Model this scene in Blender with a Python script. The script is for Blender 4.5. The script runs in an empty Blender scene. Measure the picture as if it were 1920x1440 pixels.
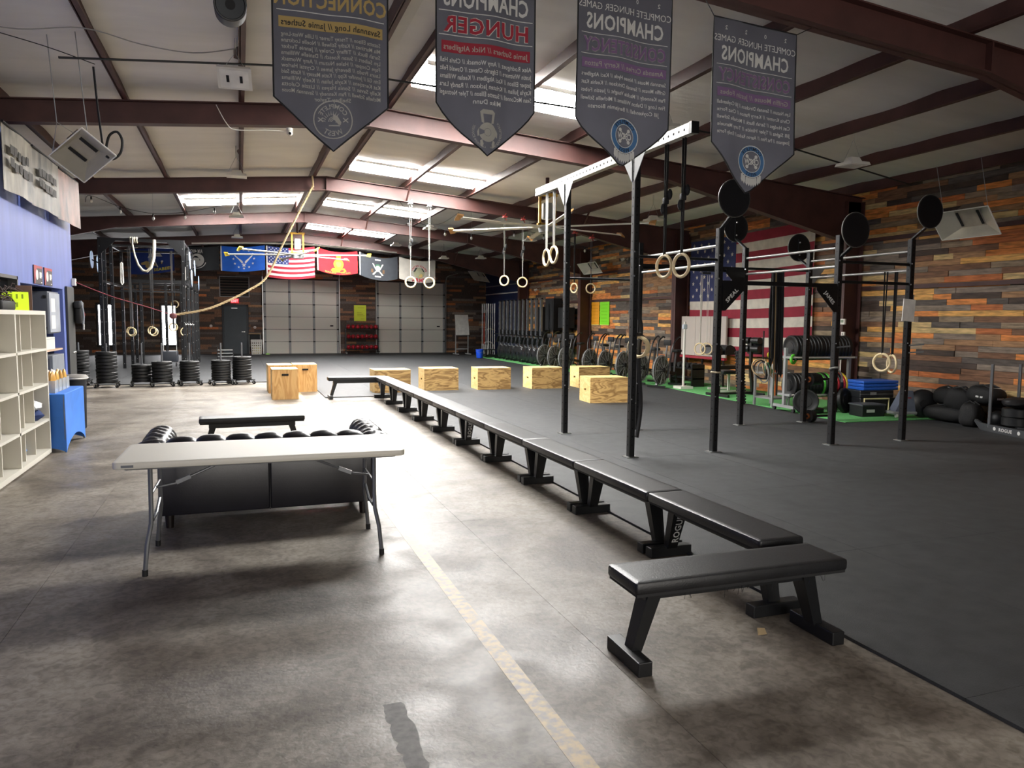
import bpy, math, random
from mathutils import Vector, Matrix, Euler
random.seed(11)
S = bpy.context.scene
COL = S.collection
PI = math.pi
V = Vector

# ------------------------------------------------------------------ camera
PITCH, YAW, ROLL, CAMH, FPX = 0.0862, 0.3489, 0.00864, 1.6474, 1400.0
_f = V((math.sin(YAW)*math.cos(PITCH), math.cos(YAW)*math.cos(PITCH), -math.sin(PITCH)))
_r = V((math.cos(YAW), -math.sin(YAW), 0))
_u = _r.cross(_f)
_r2 = _r*math.cos(ROLL) + _u*math.sin(ROLL)
_u2 = _u*math.cos(ROLL) - _r*math.sin(ROLL)
cd = bpy.data.cameras.new('camera')
cam = bpy.data.objects.new('camera', cd)
COL.objects.link(cam)
cd.sensor_fit = 'HORIZONTAL'
cd.sensor_width = 36.0
cd.lens = FPX/1920*36.0
cd.clip_end = 200
mw = Matrix((( _r2.x, _u2.x, -_f.x, 0), (_r2.y, _u2.y, -_f.y, 0), (_r2.z, _u2.z, -_f.z, CAMH), (0, 0, 0, 1)))
cam.matrix_world = mw
S.camera = cam

# ------------------------------------------------------------------ view, world, light levels
S.view_settings.view_transform = 'Standard'
S.view_settings.look = 'None'
S.view_settings.gamma = 1.0
S.view_settings.use_curve_mapping = False
S.view_settings.exposure = 1.2
S.cycles.use_light_tree = False
S.cycles.max_bounces = 6
S.cycles.diffuse_bounces = 4
S.cycles.glossy_bounces = 3
S.cycles.transmission_bounces = 4
S.cycles.transparent_max_bounces = 6
S.cycles.caustics_reflective = False
S.cycles.caustics_refractive = False
SKY_PANEL = 54.0        # daylight coming through the translucent roof panels
FILL_FRONT = 4.6         # fill light from glowing panes added behind the camera
SKY_WINDOW = 9.0        # daylight in the far windows
W = bpy.data.worlds.new('world')
S.world = W
W.use_nodes = True
W.node_tree.nodes['Background'].inputs[0].default_value = (0.75, 0.86, 1.0, 1)
W.node_tree.nodes['Background'].inputs[1].default_value = 1.6

# ------------------------------------------------------------------ helpers
def lin(h):
    h = h.lstrip('#')
    o = []
    for i in (0, 2, 4):
        c = int(h[i:i+2], 16)/255
        o.append(c/12.92 if c <= 0.04045 else ((c+0.055)/1.055)**2.4)
    return tuple(o)

MATS = {}
def cloth(name, col, thin=0.45, var=0.1, scale=4.0, rough=0.8):
    """thin woven fabric: part of the light passes through it"""
    m = mat(name, col, rough, var=var, scale=scale)
    nt = m.node_tree
    b = nt.nodes['Principled BSDF']; out = nt.nodes['Material Output']
    if 'Translucent BSDF' in nt.nodes:
        return m
    tr = nt.nodes.new('ShaderNodeBsdfTranslucent'); mx = nt.nodes.new('ShaderNodeMixShader')
    if b.inputs['Base Color'].links:
        nt.links.new(b.inputs['Base Color'].links[0].from_socket, tr.inputs['Color'])
    else:
        tr.inputs['Color'].default_value = b.inputs['Base Color'].default_value
    mx.inputs[0].default_value = thin
    nt.links.new(b.outputs[0], mx.inputs[1]); nt.links.new(tr.outputs[0], mx.inputs[2]); nt.links.new(mx.outputs[0], out.inputs[0])
    return m

def mat(name, col, rough=0.5, metal=0.0, var=0.12, scale=6.0, bump=0.0, bscale=80.0, emit=0.0, spec=0.5, alpha=1.0, stretch=None, coat=0.0, trans=0.0):
    if name in MATS:
        return MATS[name]
    m = bpy.data.materials.new(name)
    m.use_nodes = True
    nt = m.node_tree
    b = nt.nodes['Principled BSDF']
    c = lin(col) if isinstance(col, str) else col
    tc = nt.nodes.new('ShaderNodeNewGeometry')
    src = tc.outputs['Position']
    if stretch:
        mp = nt.nodes.new('ShaderNodeMapping')
        mp.inputs['Scale'].default_value = stretch
        nt.links.new(src, mp.inputs['Vector'])
        src = mp.outputs['Vector']
    nz = nt.nodes.new('ShaderNodeTexNoise')
    nz.inputs['Scale'].default_value = scale
    nz.inputs['Detail'].default_value = 3
    nt.links.new(src, nz.inputs['Vector'])
    rp = nt.nodes.new('ShaderNodeValToRGB')
    rp.color_ramp.elements[0].position = 0.3
    rp.color_ramp.elements[1].position = 0.7
    rp.color_ramp.elements[0].color = tuple(max(0, x*(1-var)) for x in c) + (1,)
    rp.color_ramp.elements[1].color = tuple(min(1, x*(1+var)) for x in c) + (1,)
    nt.links.new(nz.outputs['Fac'], rp.inputs['Fac'])
    if var > 0.05:
        nt.links.new(rp.outputs['Color'], b.inputs['Base Color'])
    else:
        b.inputs['Base Color'].default_value = tuple(c)+(1,)
    b.inputs['Roughness'].default_value = rough
    b.inputs['Metallic'].default_value = metal
    b.inputs['Specular IOR Level'].default_value = spec
    b.inputs['Alpha'].default_value = alpha
    b.inputs['Coat Weight'].default_value = coat
    b.inputs['Transmission Weight'].default_value = trans
    if emit:
        b.inputs['Emission Color'].default_value = c + (1,)
        b.inputs['Emission Strength'].default_value = emit
    if bump:
        n2 = nt.nodes.new('ShaderNodeTexNoise')
        n2.inputs['Scale'].default_value = bscale
        n2.inputs['Detail'].default_value = 2
        nt.links.new(src, n2.inputs['Vector'])
        bp = nt.nodes.new('ShaderNodeBump')
        bp.inputs['Strength'].default_value = bump
        bp.inputs['Distance'].default_value = 0.02
        nt.links.new(n2.outputs['Fac'], bp.inputs['Height'])
        nt.links.new(bp.outputs['Normal'], b.inputs['Normal'])
    MATS[name] = m
    return m

def basis(axis):
    """rotation matrix (4x4) whose Z is along axis"""
    z = V(axis).normalized()
    t = V((0, 0, 1)) if abs(z.z) < 0.95 else V((0, 1, 0))
    x = t.cross(z).normalized()
    y = z.cross(x)
    return Matrix(((x.x, y.x, z.x, 0), (x.y, y.y, z.y, 0), (x.z, y.z, z.z, 0), (0, 0, 0, 1)))

def rot(rx=0, ry=0, rz=0):
    return Euler((rx, ry, rz)).to_matrix().to_4x4()

def T(x, y, z):
    return Matrix.Translation((x, y, z))

BOXF = [(0, 3, 2, 1), (4, 5, 6, 7), (0, 1, 5, 4), (1, 2, 6, 5), (2, 3, 7, 6), (3, 0, 4, 7)]
class MB:
    def __init__(s):
        s.v = []; s.f = []; s.m = []
    def add(s, verts, faces, M=None, mi=0):
        k = len(s.v)
        if M is not None:
            verts = [M @ V(p) for p in verts]
        s.v += [tuple(p) for p in verts]
        s.f += [tuple(i+k for i in f) for f in faces]
        s.m += [mi]*len(faces)
        return s
    def box(s, c, d, M=None, mi=0):
        x, y, z = (q/2 for q in d)
        vs = [(-x,-y,-z), (x,-y,-z), (x,y,-z), (-x,y,-z), (-x,-y,z), (x,-y,z), (x,y,z), (-x,y,z)]
        L = T(*c) @ M if M is not None else T(*c)
        return s.add(vs, BOXF, L, mi)
    def span(s, lo, hi, mi=0):
        return s.box([(a+b)/2 for a, b in zip(lo, hi)], [abs(b-a) for a, b in zip(lo, hi)], None, mi)
    def bar(s, p0, p1, w, h, mi=0, up=None):
        p0, p1 = V(p0), V(p1)
        d = p1-p0
        M = basis(d)
        if up is not None:
            z = d.normalized(); x = V(up).cross(z).normalized(); y = z.cross(x)
            M = Matrix(((x.x, y.x, z.x, 0), (x.y, y.y, z.y, 0), (x.z, y.z, z.z, 0), (0, 0, 0, 1)))
        return s.box((p0+p1)/2, (w, h, d.length), M, mi)
    def taper(s, p0, d0, p1, d1, mi=0):
        """box with bottom rect d0 (x,y) at p0 and top rect d1 at p1"""
        vs = []
        for p, d in ((p0, d0), (p1, d1)):
            for a, b in ((-1,-1), (1,-1), (1,1), (-1,1)):
                vs.append((p[0]+a*d[0]/2, p[1]+b*d[1]/2, p[2]))
        return s.add(vs, BOXF, None, mi)
    def cyl(s, p0, p1, r, r1=None, n=12, mi=0, caps=True):
        p0, p1 = V(p0), V(p1)
        r1 = r if r1 is None else r1
        M = basis(p1-p0)
        L = (p1-p0).length
        vs = []
        for z, q in ((0, r), (L, r1)):
            for i in range(n):
                a = 2*PI*i/n
                vs.append((q*math.cos(a), q*math.sin(a), z))
        fs = [(i, (i+1) % n, n+(i+1) % n, n+i) for i in range(n)]
        if caps:
            fs += [tuple(range(n-1, -1, -1)), tuple(range(n, 2*n))]
        return s.add(vs, fs, T(*p0) @ M, mi)
    def tube(s, pts, r, n=7, closed=False, mi=0):
        pts = [V(p) for p in pts]
        N = len(pts)
        vs = []
        px = None
        for i, p in enumerate(pts):
            a = pts[(i-1) % N] if (closed or i > 0) else p
            b = pts[(i+1) % N] if (closed or i < N-1) else p
            z = (b-a).normalized()
            if px is None:
                x = basis(z).col[0].xyz
            else:
                x = (px - z*px.dot(z)).normalized()
            px = x
            y = z.cross(x)
            rr = r[i] if isinstance(r, (list, tuple)) else r
            for k in range(n):
                t = 2*PI*k/n
                vs.append(p + x*rr*math.cos(t) + y*rr*math.sin(t))
        fs = []
        for i in range(N if closed else N-1):
            j = (i+1) % N
            for k in range(n):
                l = (k+1) % n
                fs.append((i*n+k, i*n+l, j*n+l, j*n+k))
        if not closed:
            fs += [tuple(range(n-1, -1, -1)), tuple(range((N-1)*n, N*n))]
        return s.add(vs, fs, None, mi)
    def torus(s, c, axis, R, r, n=28, k=8, mi=0):
        M = T(*c) @ basis(axis)
        pts = [M @ V((R*math.cos(2*PI*i/n), R*math.sin(2*PI*i/n), 0)) for i in range(n)]
        return s.tube(pts, r, k, True, mi)
    def lathe(s, prof, n=20, M=None, mi=0):
        vs = []
        for r, z in prof:
            for i in range(n):
                a = 2*PI*i/n
                vs.append((r*math.cos(a), r*math.sin(a), z))
        fs = []
        for j in range(len(prof)-1):
            for i in range(n):
                l = (i+1) % n
                fs.append((j*n+i, j*n+l, (j+1)*n+l, (j+1)*n+i))
        fs += [tuple(range(n-1, -1, -1)), tuple(range((len(prof)-1)*n, len(prof)*n))]
        return s.add(vs, fs, M, mi)
    def sph(s, c, r, n=14, k=9, M=None, mi=0):
        d = r if isinstance(r, (tuple, list)) else (r, r, r)
        prof = [(max(1e-4, math.sin(PI*j/k)), -math.cos(PI*j/k)) for j in range(k+1)]
        L = T(*c) @ (M if M is not None else Matrix()) @ Matrix.Diagonal((d[0], d[1], d[2], 1))
        return s.lathe(prof, n, L, mi)
    def prism(s, poly, z0, z1, M=None, mi=0):
        n = len(poly)
        vs = [(x, y, z0) for x, y in poly] + [(x, y, z1) for x, y in poly]
        fs = [tuple(range(n-1, -1, -1)), tuple(range(n, 2*n))] + [(i, (i+1) % n, n+(i+1) % n, n+i) for i in range(n)]
        return s.add(vs, fs, M, mi)
    def rbox(s, c, d, r, M=None, e=0.0, seg=4, mi=0):
        """box with rounded vertical corners (r) and softened top/bottom edges (e)"""
        x, y, z = (q/2 for q in d)
        def ring(inset, h):
            o = []
            rr = max(1e-3, r-inset); q = r+max(0, inset-r+1e-3)
            for cx, cy, a0 in ((x-q, y-q, 0), (-x+q, y-q, PI/2), (-x+q, -y+q, PI), (x-q, -y+q, 1.5*PI)):
                for i in range(seg+1):
                    a = a0 + PI/2*i/seg
                    o.append((cx+rr*math.cos(a), cy+rr*math.sin(a), h))
            return o
        if e:
            rs = [ring(e, -z), ring(e*0.3, -z+e*0.3), ring(0, -z+e), ring(0, z-e), ring(e*0.3, z-e*0.3), ring(e, z), ring(min(e*3, min(x, y)*.8), z)]
        else:
            rs = [ring(0, -z), ring(0, z)]
        n = len(rs[0])
        vs = [p for q in rs for p in q]
        fs = []
        for j in range(len(rs)-1):
            for i in range(n):
                l = (i+1) % n
                fs.append((j*n+i, j*n+l, (j+1)*n+l, (j+1)*n+i))
        fs += [tuple(range(n-1, -1, -1)), tuple(range((len(rs)-1)*n, len(rs)*n))]
        L = T(*c) @ M if M is not None else T(*c)
        return s.add(vs, fs, L, mi)
    def mesh(s, name, mats, smooth=False):
        me = bpy.data.meshes.new(name)
        me.from_pydata(s.v, [], s.f)
        for m in (mats if isinstance(mats, (list, tuple)) else [mats]):
            me.materials.append(m)
        if len(me.materials) > 1:
            me.polygons.foreach_set('material_index', s.m)
        if smooth:
            me.shade_smooth()
            me.set_sharp_from_angle(angle=math.radians(42))
        me.update()
        return me
    def build(s, name, mats, parent=None, smooth=False, label=None):
        o = bpy.data.objects.new(name, s.mesh(name, mats, smooth))
        COL.objects.link(o)
        if parent is not None:
            o.parent = parent
        if label:
            o['label'] = label
        return o

def thing(name, label, cat, loc=(0, 0, 0), rz=0.0, group=None, rotm=None):
    o = bpy.data.objects.new(name, None)
    o.empty_display_size = 0.1
    COL.objects.link(o)
    o.location = loc
    o.rotation_euler = rotm if rotm else (0, 0, rz)
    o['label'] = label
    o['category'] = cat
    if group:
        o['group'] = group
    return o

def tag(o, label, cat, group=None):
    o['label'] = label
    o['category'] = cat
    if group:
        o['group'] = group
    return o

def struct(o):
    o['kind'] = 'structure'
    return o

def dup(root, loc=None, rz=None, label=None, group=None):
    r = root.copy()
    COL.objects.link(r)
    if loc is not None:
        r.location = loc
    if rz is not None:
        r.rotation_euler = (0, 0, rz)
    if label:
        r['label'] = label
    if group:
        r['group'] = group
    for ch in root.children:
        c = ch.copy(); COL.objects.link(c); c.parent = r
        for g in ch.children:
            d = g.copy(); COL.objects.link(d); d.parent = c
    return r

def inst(me, name, loc, rotm=None, scale=None, parent=None):
    o = bpy.data.objects.new(name, me)
    COL.objects.link(o)
    o.location = loc
    if rotm:
        o.rotation_euler = rotm
    if scale:
        o.scale = scale
    if parent is not None:
        o.parent = parent
    return o

_tc = {}
def text_geo(s, size=1.0, bold=0.0, align='CENTER'):
    """2D glyph mesh of a string: verts (x, y), faces; vertically centred on cap height"""
    key = (s, bold, align)
    if key not in _tc:
        cu = bpy.data.curves.new('t', 'FONT')
        cu.body = s
        cu.size = 1.0
        cu.align_x = align
        cu.align_y = 'BOTTOM_BASELINE'
        cu.resolution_u = 2
        cu.offset = bold
        cu.space_character = 1+bold*3.2
        cu.fill_mode = 'FRONT'
        ob = bpy.data.objects.new('t', cu)
        me = bpy.data.meshes.new_from_object(ob)
        vs = [(v.co.x, v.co.y-0.36) for v in me.vertices]
        fs = [tuple(p.vertices) for p in me.polygons]
        bpy.data.objects.remove(ob); bpy.data.meshes.remove(me); bpy.data.curves.remove(cu)
        _tc[key] = (vs, fs)
    vs, fs = _tc[key]
    return [(x*size, y*size) for x, y in vs], fs

def fit_text(s, width, height=None, bold=0.0):
    """text scaled to a width (and squeezed to a cap height)"""
    vs, fs = text_geo(s, 1.0, bold)
    x0 = min(v[0] for v in vs); x1 = max(v[0] for v in vs)
    k = width/(x1-x0)
    ky = k if height is None else height/0.72
    return [((x-(x0+x1)/2)*k, y*ky) for x, y in vs], fs

ORD = ['first', 'second', 'third', 'fourth', 'fifth', 'sixth', 'seventh', 'eighth', 'ninth', 'tenth', 'eleventh', 'twelfth', 'thirteenth', 'fourteenth', 'fifteenth', 'sixteenth', 'seventeenth', 'eighteenth', 'nineteenth']
def circle(r, n=24, cx=0, cy=0):
    return [(cx+r*math.cos(2*PI*i/n), cy+r*math.sin(2*PI*i/n)) for i in range(n)]

def ring2d(r0, r1, n=32, a0=0, a1=2*PI):
    vs = []; fs = []
    for i in range(n+1):
        a = a0+(a1-a0)*i/n
        vs += [(r0*math.cos(a), r0*math.sin(a)), (r1*math.cos(a), r1*math.sin(a))]
    for i in range(n):
        fs.append((2*i, 2*i+1, 2*i+3, 2*i+2))
    return vs, fs

def star2d(r, cx=0, cy=0, k=0.4, n=5):
    vs = [(cx, cy)]
    for i in range(2*n):
        a = PI/2+PI*i/n
        q = r if i % 2 == 0 else r*k
        vs.append((cx+q*math.cos(a), cy+q*math.sin(a)))
    return vs, [(0, i, i % (2*n)+1) for i in range(1, 2*n+1)]

def poly2d(*pts):
    return list(pts), [tuple(range(len(pts)))]

def bend_text(s, radius, size, mid, bold=0.0, inside=False):
    """text set on a circle around the origin, centred on angle mid (degrees)"""
    vs, fs = text_geo(s, size, bold)
    o = []
    for x, y in vs:
        if inside:
            a = math.radians(mid)+x/radius
            q = radius-y
        else:
            a = math.radians(mid)-x/radius
            q = radius+y
        o.append((q*math.cos(a), q*math.sin(a)))
    return o, fs

# ------------------------------------------------------------------ materials
def concrete():
    m = bpy.data.materials.new('concrete')
    m.use_nodes = True
    nt = m.node_tree; b = nt.nodes['Principled BSDF']
    g = nt.nodes.new('ShaderNodeNewGeometry')
    def noise(sc, det=8, dist=0.0):
        n = nt.nodes.new('ShaderNodeTexNoise')
        n.inputs['Scale'].default_value = sc; n.inputs['Detail'].default_value = det
        n.inputs['Distortion'].default_value = dist
        nt.links.new(g.outputs['Position'], n.inputs['Vector'])
        return n
    def ramp(n, p0, c0, p1, c1):
        r = nt.nodes.new('ShaderNodeValToRGB')
        r.color_ramp.elements[0].position = p0; r.color_ramp.elements[0].color = c0
        r.color_ramp.elements[1].position = p1; r.color_ramp.elements[1].color = c1
        nt.links.new(n.outputs['Fac'], r.inputs['Fac'])
        return r
    A = lin('#625a51') + (1,); B = lin('#8b847a') + (1,)
    r1 = ramp(noise(0.8, 10, 1.2), 0.36, A, 0.62, B)
    r2 = ramp(noise(5.5, 9, 1.2), 0.30, (0.58, 0.55, 0.52, 1), 0.56, (1.06, 1.05, 1.03, 1))
    mx = nt.nodes.new('ShaderNodeMix'); mx.data_type = 'RGBA'; mx.blend_type = 'MULTIPLY'
    mx.inputs['Factor'].default_value = 0.75
    nt.links.new(r1.outputs['Color'], mx.inputs['A']); nt.links.new(r2.outputs['Color'], mx.inputs['B'])
    r3 = ramp(noise(24, 10, 0.8), 0.36, (0.62, 0.60, 0.58, 1), 0.58, (1.06, 1.06, 1.06, 1))
    mx2 = nt.nodes.new('ShaderNodeMix'); mx2.data_type = 'RGBA'; mx2.blend_type = 'MULTIPLY'
    mx2.inputs['Factor'].default_value = 0.8
    nt.links.new(mx.outputs['Result'], mx2.inputs['A']); nt.links.new(r3.outputs['Color'], mx2.inputs['B'])
    nt.links.new(mx2.outputs['Result'], b.inputs['Base Color'])
    rr = ramp(noise(2.6, 6, 0.8), 0.3, (0.36,)*3+(1,), 0.7, (0.56,)*3+(1,))
    nt.links.new(rr.outputs['Color'], b.inputs['Roughness'])
    b.inputs['Specular IOR Level'].default_value = 0.30
    bp = nt.nodes.new('ShaderNodeBump'); bp.inputs['Strength'].default_value = 0.18; bp.inputs['Distance'].default_value = 0.01
    nt.links.new(noise(38, 6, 0.5).outputs['Fac'], bp.inputs['Height'])
    nt.links.new(bp.outputs['Normal'], b.inputs['Normal'])
    return m
M_CONC = concrete()

def worn_paint():
    m = mat('worn_yellow_paint', '#cdb27c', 0.5)
    nt = m.node_tree; b = nt.nodes['Principled BSDF']
    g = nt.nodes.new('ShaderNodeNewGeometry')
    n = nt.nodes.new('ShaderNodeTexNoise'); n.inputs['Scale'].default_value = 22; n.inputs['Detail'].default_value = 10
    nt.links.new(g.outputs['Position'], n.inputs['Vector'])
    r = nt.nodes.new('ShaderNodeValToRGB')
    r.color_ramp.elements[0].position = 0.38; r.color_ramp.elements[0].color = lin('#847d72')+(1,)
    r.color_ramp.elements[1].position = 0.6; r.color_ramp.elements[1].color = lin('#b89f72')+(1,)
    nt.links.new(n.outputs['Fac'], r.inputs['Fac']); nt.links.new(r.outputs['Color'], b.inputs['Base Color'])
    return m

M_RUBBER = mat('rubber_mat', '#353637', 0.62, var=0.22, scale=7, bump=0.25, bscale=160, spec=0.4)
M_TURF = mat('green_turf', '#62b066', 0.9, var=0.18, scale=30, bump=0.5, bscale=300)
M_STEEL = mat('maroon_primer_steel', '#4a2c28', 0.55, var=0.22, scale=3.0, bump=0.05)
M_INSUL = mat('cream_insulation', '#dfdcd7', 0.75, var=0.06, scale=1.6, bump=0.55, bscale=3.0, stretch=(0.35, 1.6, 1))
M_BLUEW = mat('blue_wall_paint', '#5a6bb0', 0.55, var=0.12, scale=2.5, stretch=(1, 2, 0.4))
M_NAVY = mat('navy_paint', '#1b2a55', 0.5, var=0.1)
M_BLACKP = mat('black_powdercoat', '#111214', 0.38, var=0.2, scale=12, spec=0.5)
M_BLACKM = mat('black_matte', '#0d0d0f', 0.7, var=0.2)
M_DARK = mat('dark_hole', '#050506', 0.9, var=0.0)
M_CHROME = mat('zinc_steel', '#b9bab8', 0.3, metal=0.9, var=0.08)
M_GREYST = mat('grey_painted_steel', '#8d8f8e', 0.45, var=0.08)
M_WHITE = mat('white_enamel', '#dedbd2', 0.45, var=0.05)
M_VINYL = mat('black_vinyl', '#18181a', 0.42, var=0.25, scale=9, bump=0.08, bscale=120, spec=0.5)
M_LEATHER = mat('black_leather', '#1a191f', 0.33, var=0.25, scale=5, bump=0.04, bscale=160, spec=0.55)
M_PLY = mat('plywood', '#c99b5f', 0.6, var=0.25, scale=2.2, stretch=(3.0, 3.0, 9), bump=0.03)
M_PLYE = mat('plywood_pale', '#d9b67e', 0.6, var=0.14, scale=2.2, stretch=(3.0, 3.0, 9))
M_RUBPLATE = mat('bumper_rubber', '#0f1011', 0.5, var=0.2, scale=10)
M_GREYTAB = mat('grey_plastic', '#cbc7bb', 0.45, var=0.05, bump=0.04, bscale=200)
M_TUBE = mat('grey_tube', '#6e7073', 0.35, metal=0.5, var=0.08)
M_SHELF = mat('white_melamine', '#cfcbc0', 0.5, var=0.04)
M_BLUECL = mat('blue_spandex', '#2f74cf', 0.6, var=0.08)
M_SKY = None
def emitter(name, col, strength):
    m = bpy.data.materials.new(name)
    m.use_nodes = True
    nt = m.node_tree
    for n in list(nt.nodes):
        nt.nodes.remove(n)
    e = nt.nodes.new('ShaderNodeEmission'); o = nt.nodes.new('ShaderNodeOutputMaterial')
    e.inputs['Color'].default_value = lin(col)+(1,); e.inputs['Strength'].default_value = strength
    nt.links.new(e.outputs[0], o.inputs[0])
    return m
M_SKYL = emitter('daylit_translucent_panel', '#fffdfa', SKY_PANEL)
M_SKYW = emitter('daylit_window_pane', '#fdfcff', SKY_WINDOW)
M_CLOTH = cloth('banner_cloth', '#4b4b52', .4)
M_RING = mat('birch_ring', '#d8c49a', 0.45, var=0.1, scale=20)
M_STRAP = mat('grey_strap', '#8e8d88', 0.7, var=0.1)
M_BSTRAP = mat('black_strap', '#1b1b1c', 0.7, var=0.1)
M_PRINTW = mat('white_print', '#d6d6d2', 0.7, var=0.04)

# ------------------------------------------------------------------ the setting
XL, XR, YN, YF = -6.6, 11.5, -4.5, 35.4
XB = -2.6                      # face of the blue wall
RX, RZ, SL = 1.9, 4.82, 0.08   # ridge position, height of frame tops, roof slope
def ftop(x):
    return RZ-SL*abs(x-RX)

floor = struct(bpy.data.objects.new('floor', None)); COL.objects.link(floor)
sl = MB()
xs = [XL, -3.9, -1.17, 1.66, 4.5, XR]; ys = [YN, -0.25, 5.76, 11.75, 17.7, 23.7, YF]
for i in range(len(xs)-1):
    for j in range(len(ys)-1):
        MB().span((xs[i]+.0012, ys[j]+.0012, -0.12), (xs[i+1]-.0012, ys[j+1]-.0012, 0)).build('concrete_slab', M_CONC, floor)
MB().span((XL, YN, -0.2), (XR, YF, -0.008)).build('sub_base', mat('joint_filler', '#3c3833', 0.9), floor)
o = MB().span((1.125, YN, 0.0), (1.215, 17.0, 0.0012)).build('painted_stripe', worn_paint(), floor, label='worn yellow painted line')
st = MB(); rs = random.Random(31)
L_ = [(.585-.036+rs.uniform(-.012, .006)-.0005*k, 2.25+k*.028) for k in range(30)]   # old tape residue, ragged at the edges
R_ = [(.585+.036+rs.uniform(-.006, .014), 2.25+k*.028) for k in range(30)]
n_ = len(L_)
st.add([(x, y, .001) for x, y in L_]+[(x, y, .001) for x, y in R_], [(k, n_+k, n_+k+1, k+1) for k in range(n_-1)])
st.build('tape_residue', mat('dark_residue', '#4c4843', .6, var=.5, scale=30), floor, label='dark smeared strip of old tape on the concrete')
# rubber mats, each tile its own piece
mats_root = struct(bpy.data.objects.new('floor_rubber_mats', None)); COL.objects.link(mats_root)
TW, TL_, TH = 1.22, 1.83, 0.018
tile_me = MB().box((0, 0, TH/2), (TW-.003, TL_-.003, TH)).mesh('mat_tile', M_RUBBER)
def tiles(x0, x1, y0, y1):
    x = x0
    while x < x1-0.05:
        w = min(TW, x1-x)
        y = y0
        while y < y1-0.05:
            l = min(TL_, y1-y)
            inst(tile_me, 'mat_tile', (x+w/2, y+l/2, 0), None, (w/TW, l/TL_, 1), mats_root)
            y += TL_
        x += TW
tiles(2.94, XR, -1.4, 15.7)
tiles(1.62, XR, 15.7, 19.95)
tiles(XL, XR, 19.95, YF)
# turf strip along the right wall
tf = MB()
tf.prism([(9.25, 9.5), (XR, 9.35), (XR, 31.2), (9.65, 31.2), (9.78, 16.0)], TH, TH+0.012)
struct(tf.build('floor_turf', M_TURF))

# ceiling sheets
ce = MB()
NX = 30
for side in (0, 1):
    x0, x1 = (XL, RX) if side == 0 else (RX, XR)
    ny = 440; nx = 48
    vs = []
    for i in range(nx+1):
        for j in range(ny+1):
            x = x0+(x1-x0)*i/nx; y = YN+(YF-YN)*j/ny
            t = ((x-RX)/1.5) % 1.0
            s1 = math.sin(PI*t)*(0.018+0.012*math.sin(y*2.3+x))+0.022*abs(math.sin(y*1.55+0.5*math.sin(x*1.7)+x*.12))**.35+0.010*math.sin(y*4.3+0.8*math.sin(x*2.1))*math.sin(PI*t)
            vs.append((x, y, ftop(x)+0.21-s1))
    fs = [(i*(ny+1)+j, i*(ny+1)+j+1, (i+1)*(ny+1)+j+1, (i+1)*(ny+1)+j) for i in range(nx) for j in range(ny)]
    ce.add(vs, fs)
struct(ce.build('ceiling', M_INSUL, smooth=True))
# seams of the insulation blanket are dark battens hidden behind the purlins; roof deck above
struct(MB().add([(XL-.1, YN-.1, ftop(XL)+.33), (RX, YN-.1, RZ+.33), (XR+.1, YN-.1, ftop(XR)+.33), (XL-.1, YF+.1, ftop(XL)+.33), (RX, YF+.1, RZ+.33), (XR+.1, YF+.1, ftop(XR)+.33)],
     [(0, 1, 4, 3), (1, 2, 5, 4)]).build('ceiling_roof_deck', M_GREYST))

# purlins
for i, px in enumerate([-5.9, -4.4, -2.9, -1.42, 0.06, 1.6, 2.2, 3.72, 5.22, 6.72, 8.22, 9.72, 11.1]):
    z = ftop(px)
    p = MB()
    p.span((px-.012, YN, z), (px+.012, YF, z+.2))
    sg = 1 if px < RX else -1
    p.span((px, YN, z), (px+sg*.065, YF, z+.014))
    p.span((px, YN, z+.19), (px-sg*.065, YF, z+.2))
    o = p.build('trim_purlin', M_STEEL); struct(o)
# frames: rafter, haunch and columns
FY = [-0.4, 5.6, 11.6, 17.6, 23.6, 29.6]
def zb(x):
    d = 0.31
    if x > 7.0:
        d = 0.31+(min(x, 10.9)-7.0)/3.9*0.55
    if x < -3.2:
        d = 0.31+(-3.2-max(x, -6.2))/3.0*0.5
    return ftop(x)-d
for fy in FY:
    g = MB()
    X = [XL+.05, -6.2, -4.7, -3.2, RX, 7.0, 8.9, 10.9, XR-.05]
    for a, b in zip(X[:-1], X[1:]):
        # web
        vs = []
        for y in (fy-.008, fy+.008):
            vs += [(a, y, zb(a)), (b, y, zb(b)), (b, y, ftop(b)), (a, y, ftop(a))]
        g.add(vs, BOXF)
        for zz, s in ((zb, 1), (ftop, -1)):
            vs = []
            lo, hi = (0, .014) if s == 1 else (-.014, 0)
            for h in (lo, hi):
                vs += [(a, fy-.085, zz(a)+h), (b, fy-.085, zz(b)+h), (b, fy+.085, zz(b)+h), (a, fy+.085, zz(a)+h)]
            g.add(vs, BOXF)
    # stiffener plates at the ridge splice
    g.span((RX-.012, fy-.08, zb(RX)), (RX+.012, fy+.08, ftop(RX)))
    g.span((7.0-.01, fy-.08, zb(7.0)), (7.01, fy+.08, ftop(7.0)))
    # columns
    for x0, x1 in ((XR-.48, XR-.06), (XL+.06, XL+.4)):
        zt = ftop((x0+x1)/2)
        g.span((x0, fy-.1, 0), (x0+.016, fy+.1, zt-.1)); g.span((x1-.016, fy-.1, 0), (x1, fy+.1, zt-.1))
        g.span((x0, fy-.008, 0), (x1, fy+.008, zt-.1))
        g.span((x0-.06, fy-.15, 0), (x1, fy+.15, .03))
    struct(g.build('trim_frame', M_STEEL))
# flange braces
for fy in FY[1:]:
    for px in (3.72, 8.22):
        struct(MB().bar((px, fy, zb(px)+.02), (px, fy-.55, ftop(px)+.05), .035, .035).build('trim_brace', M_STEEL))

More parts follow.
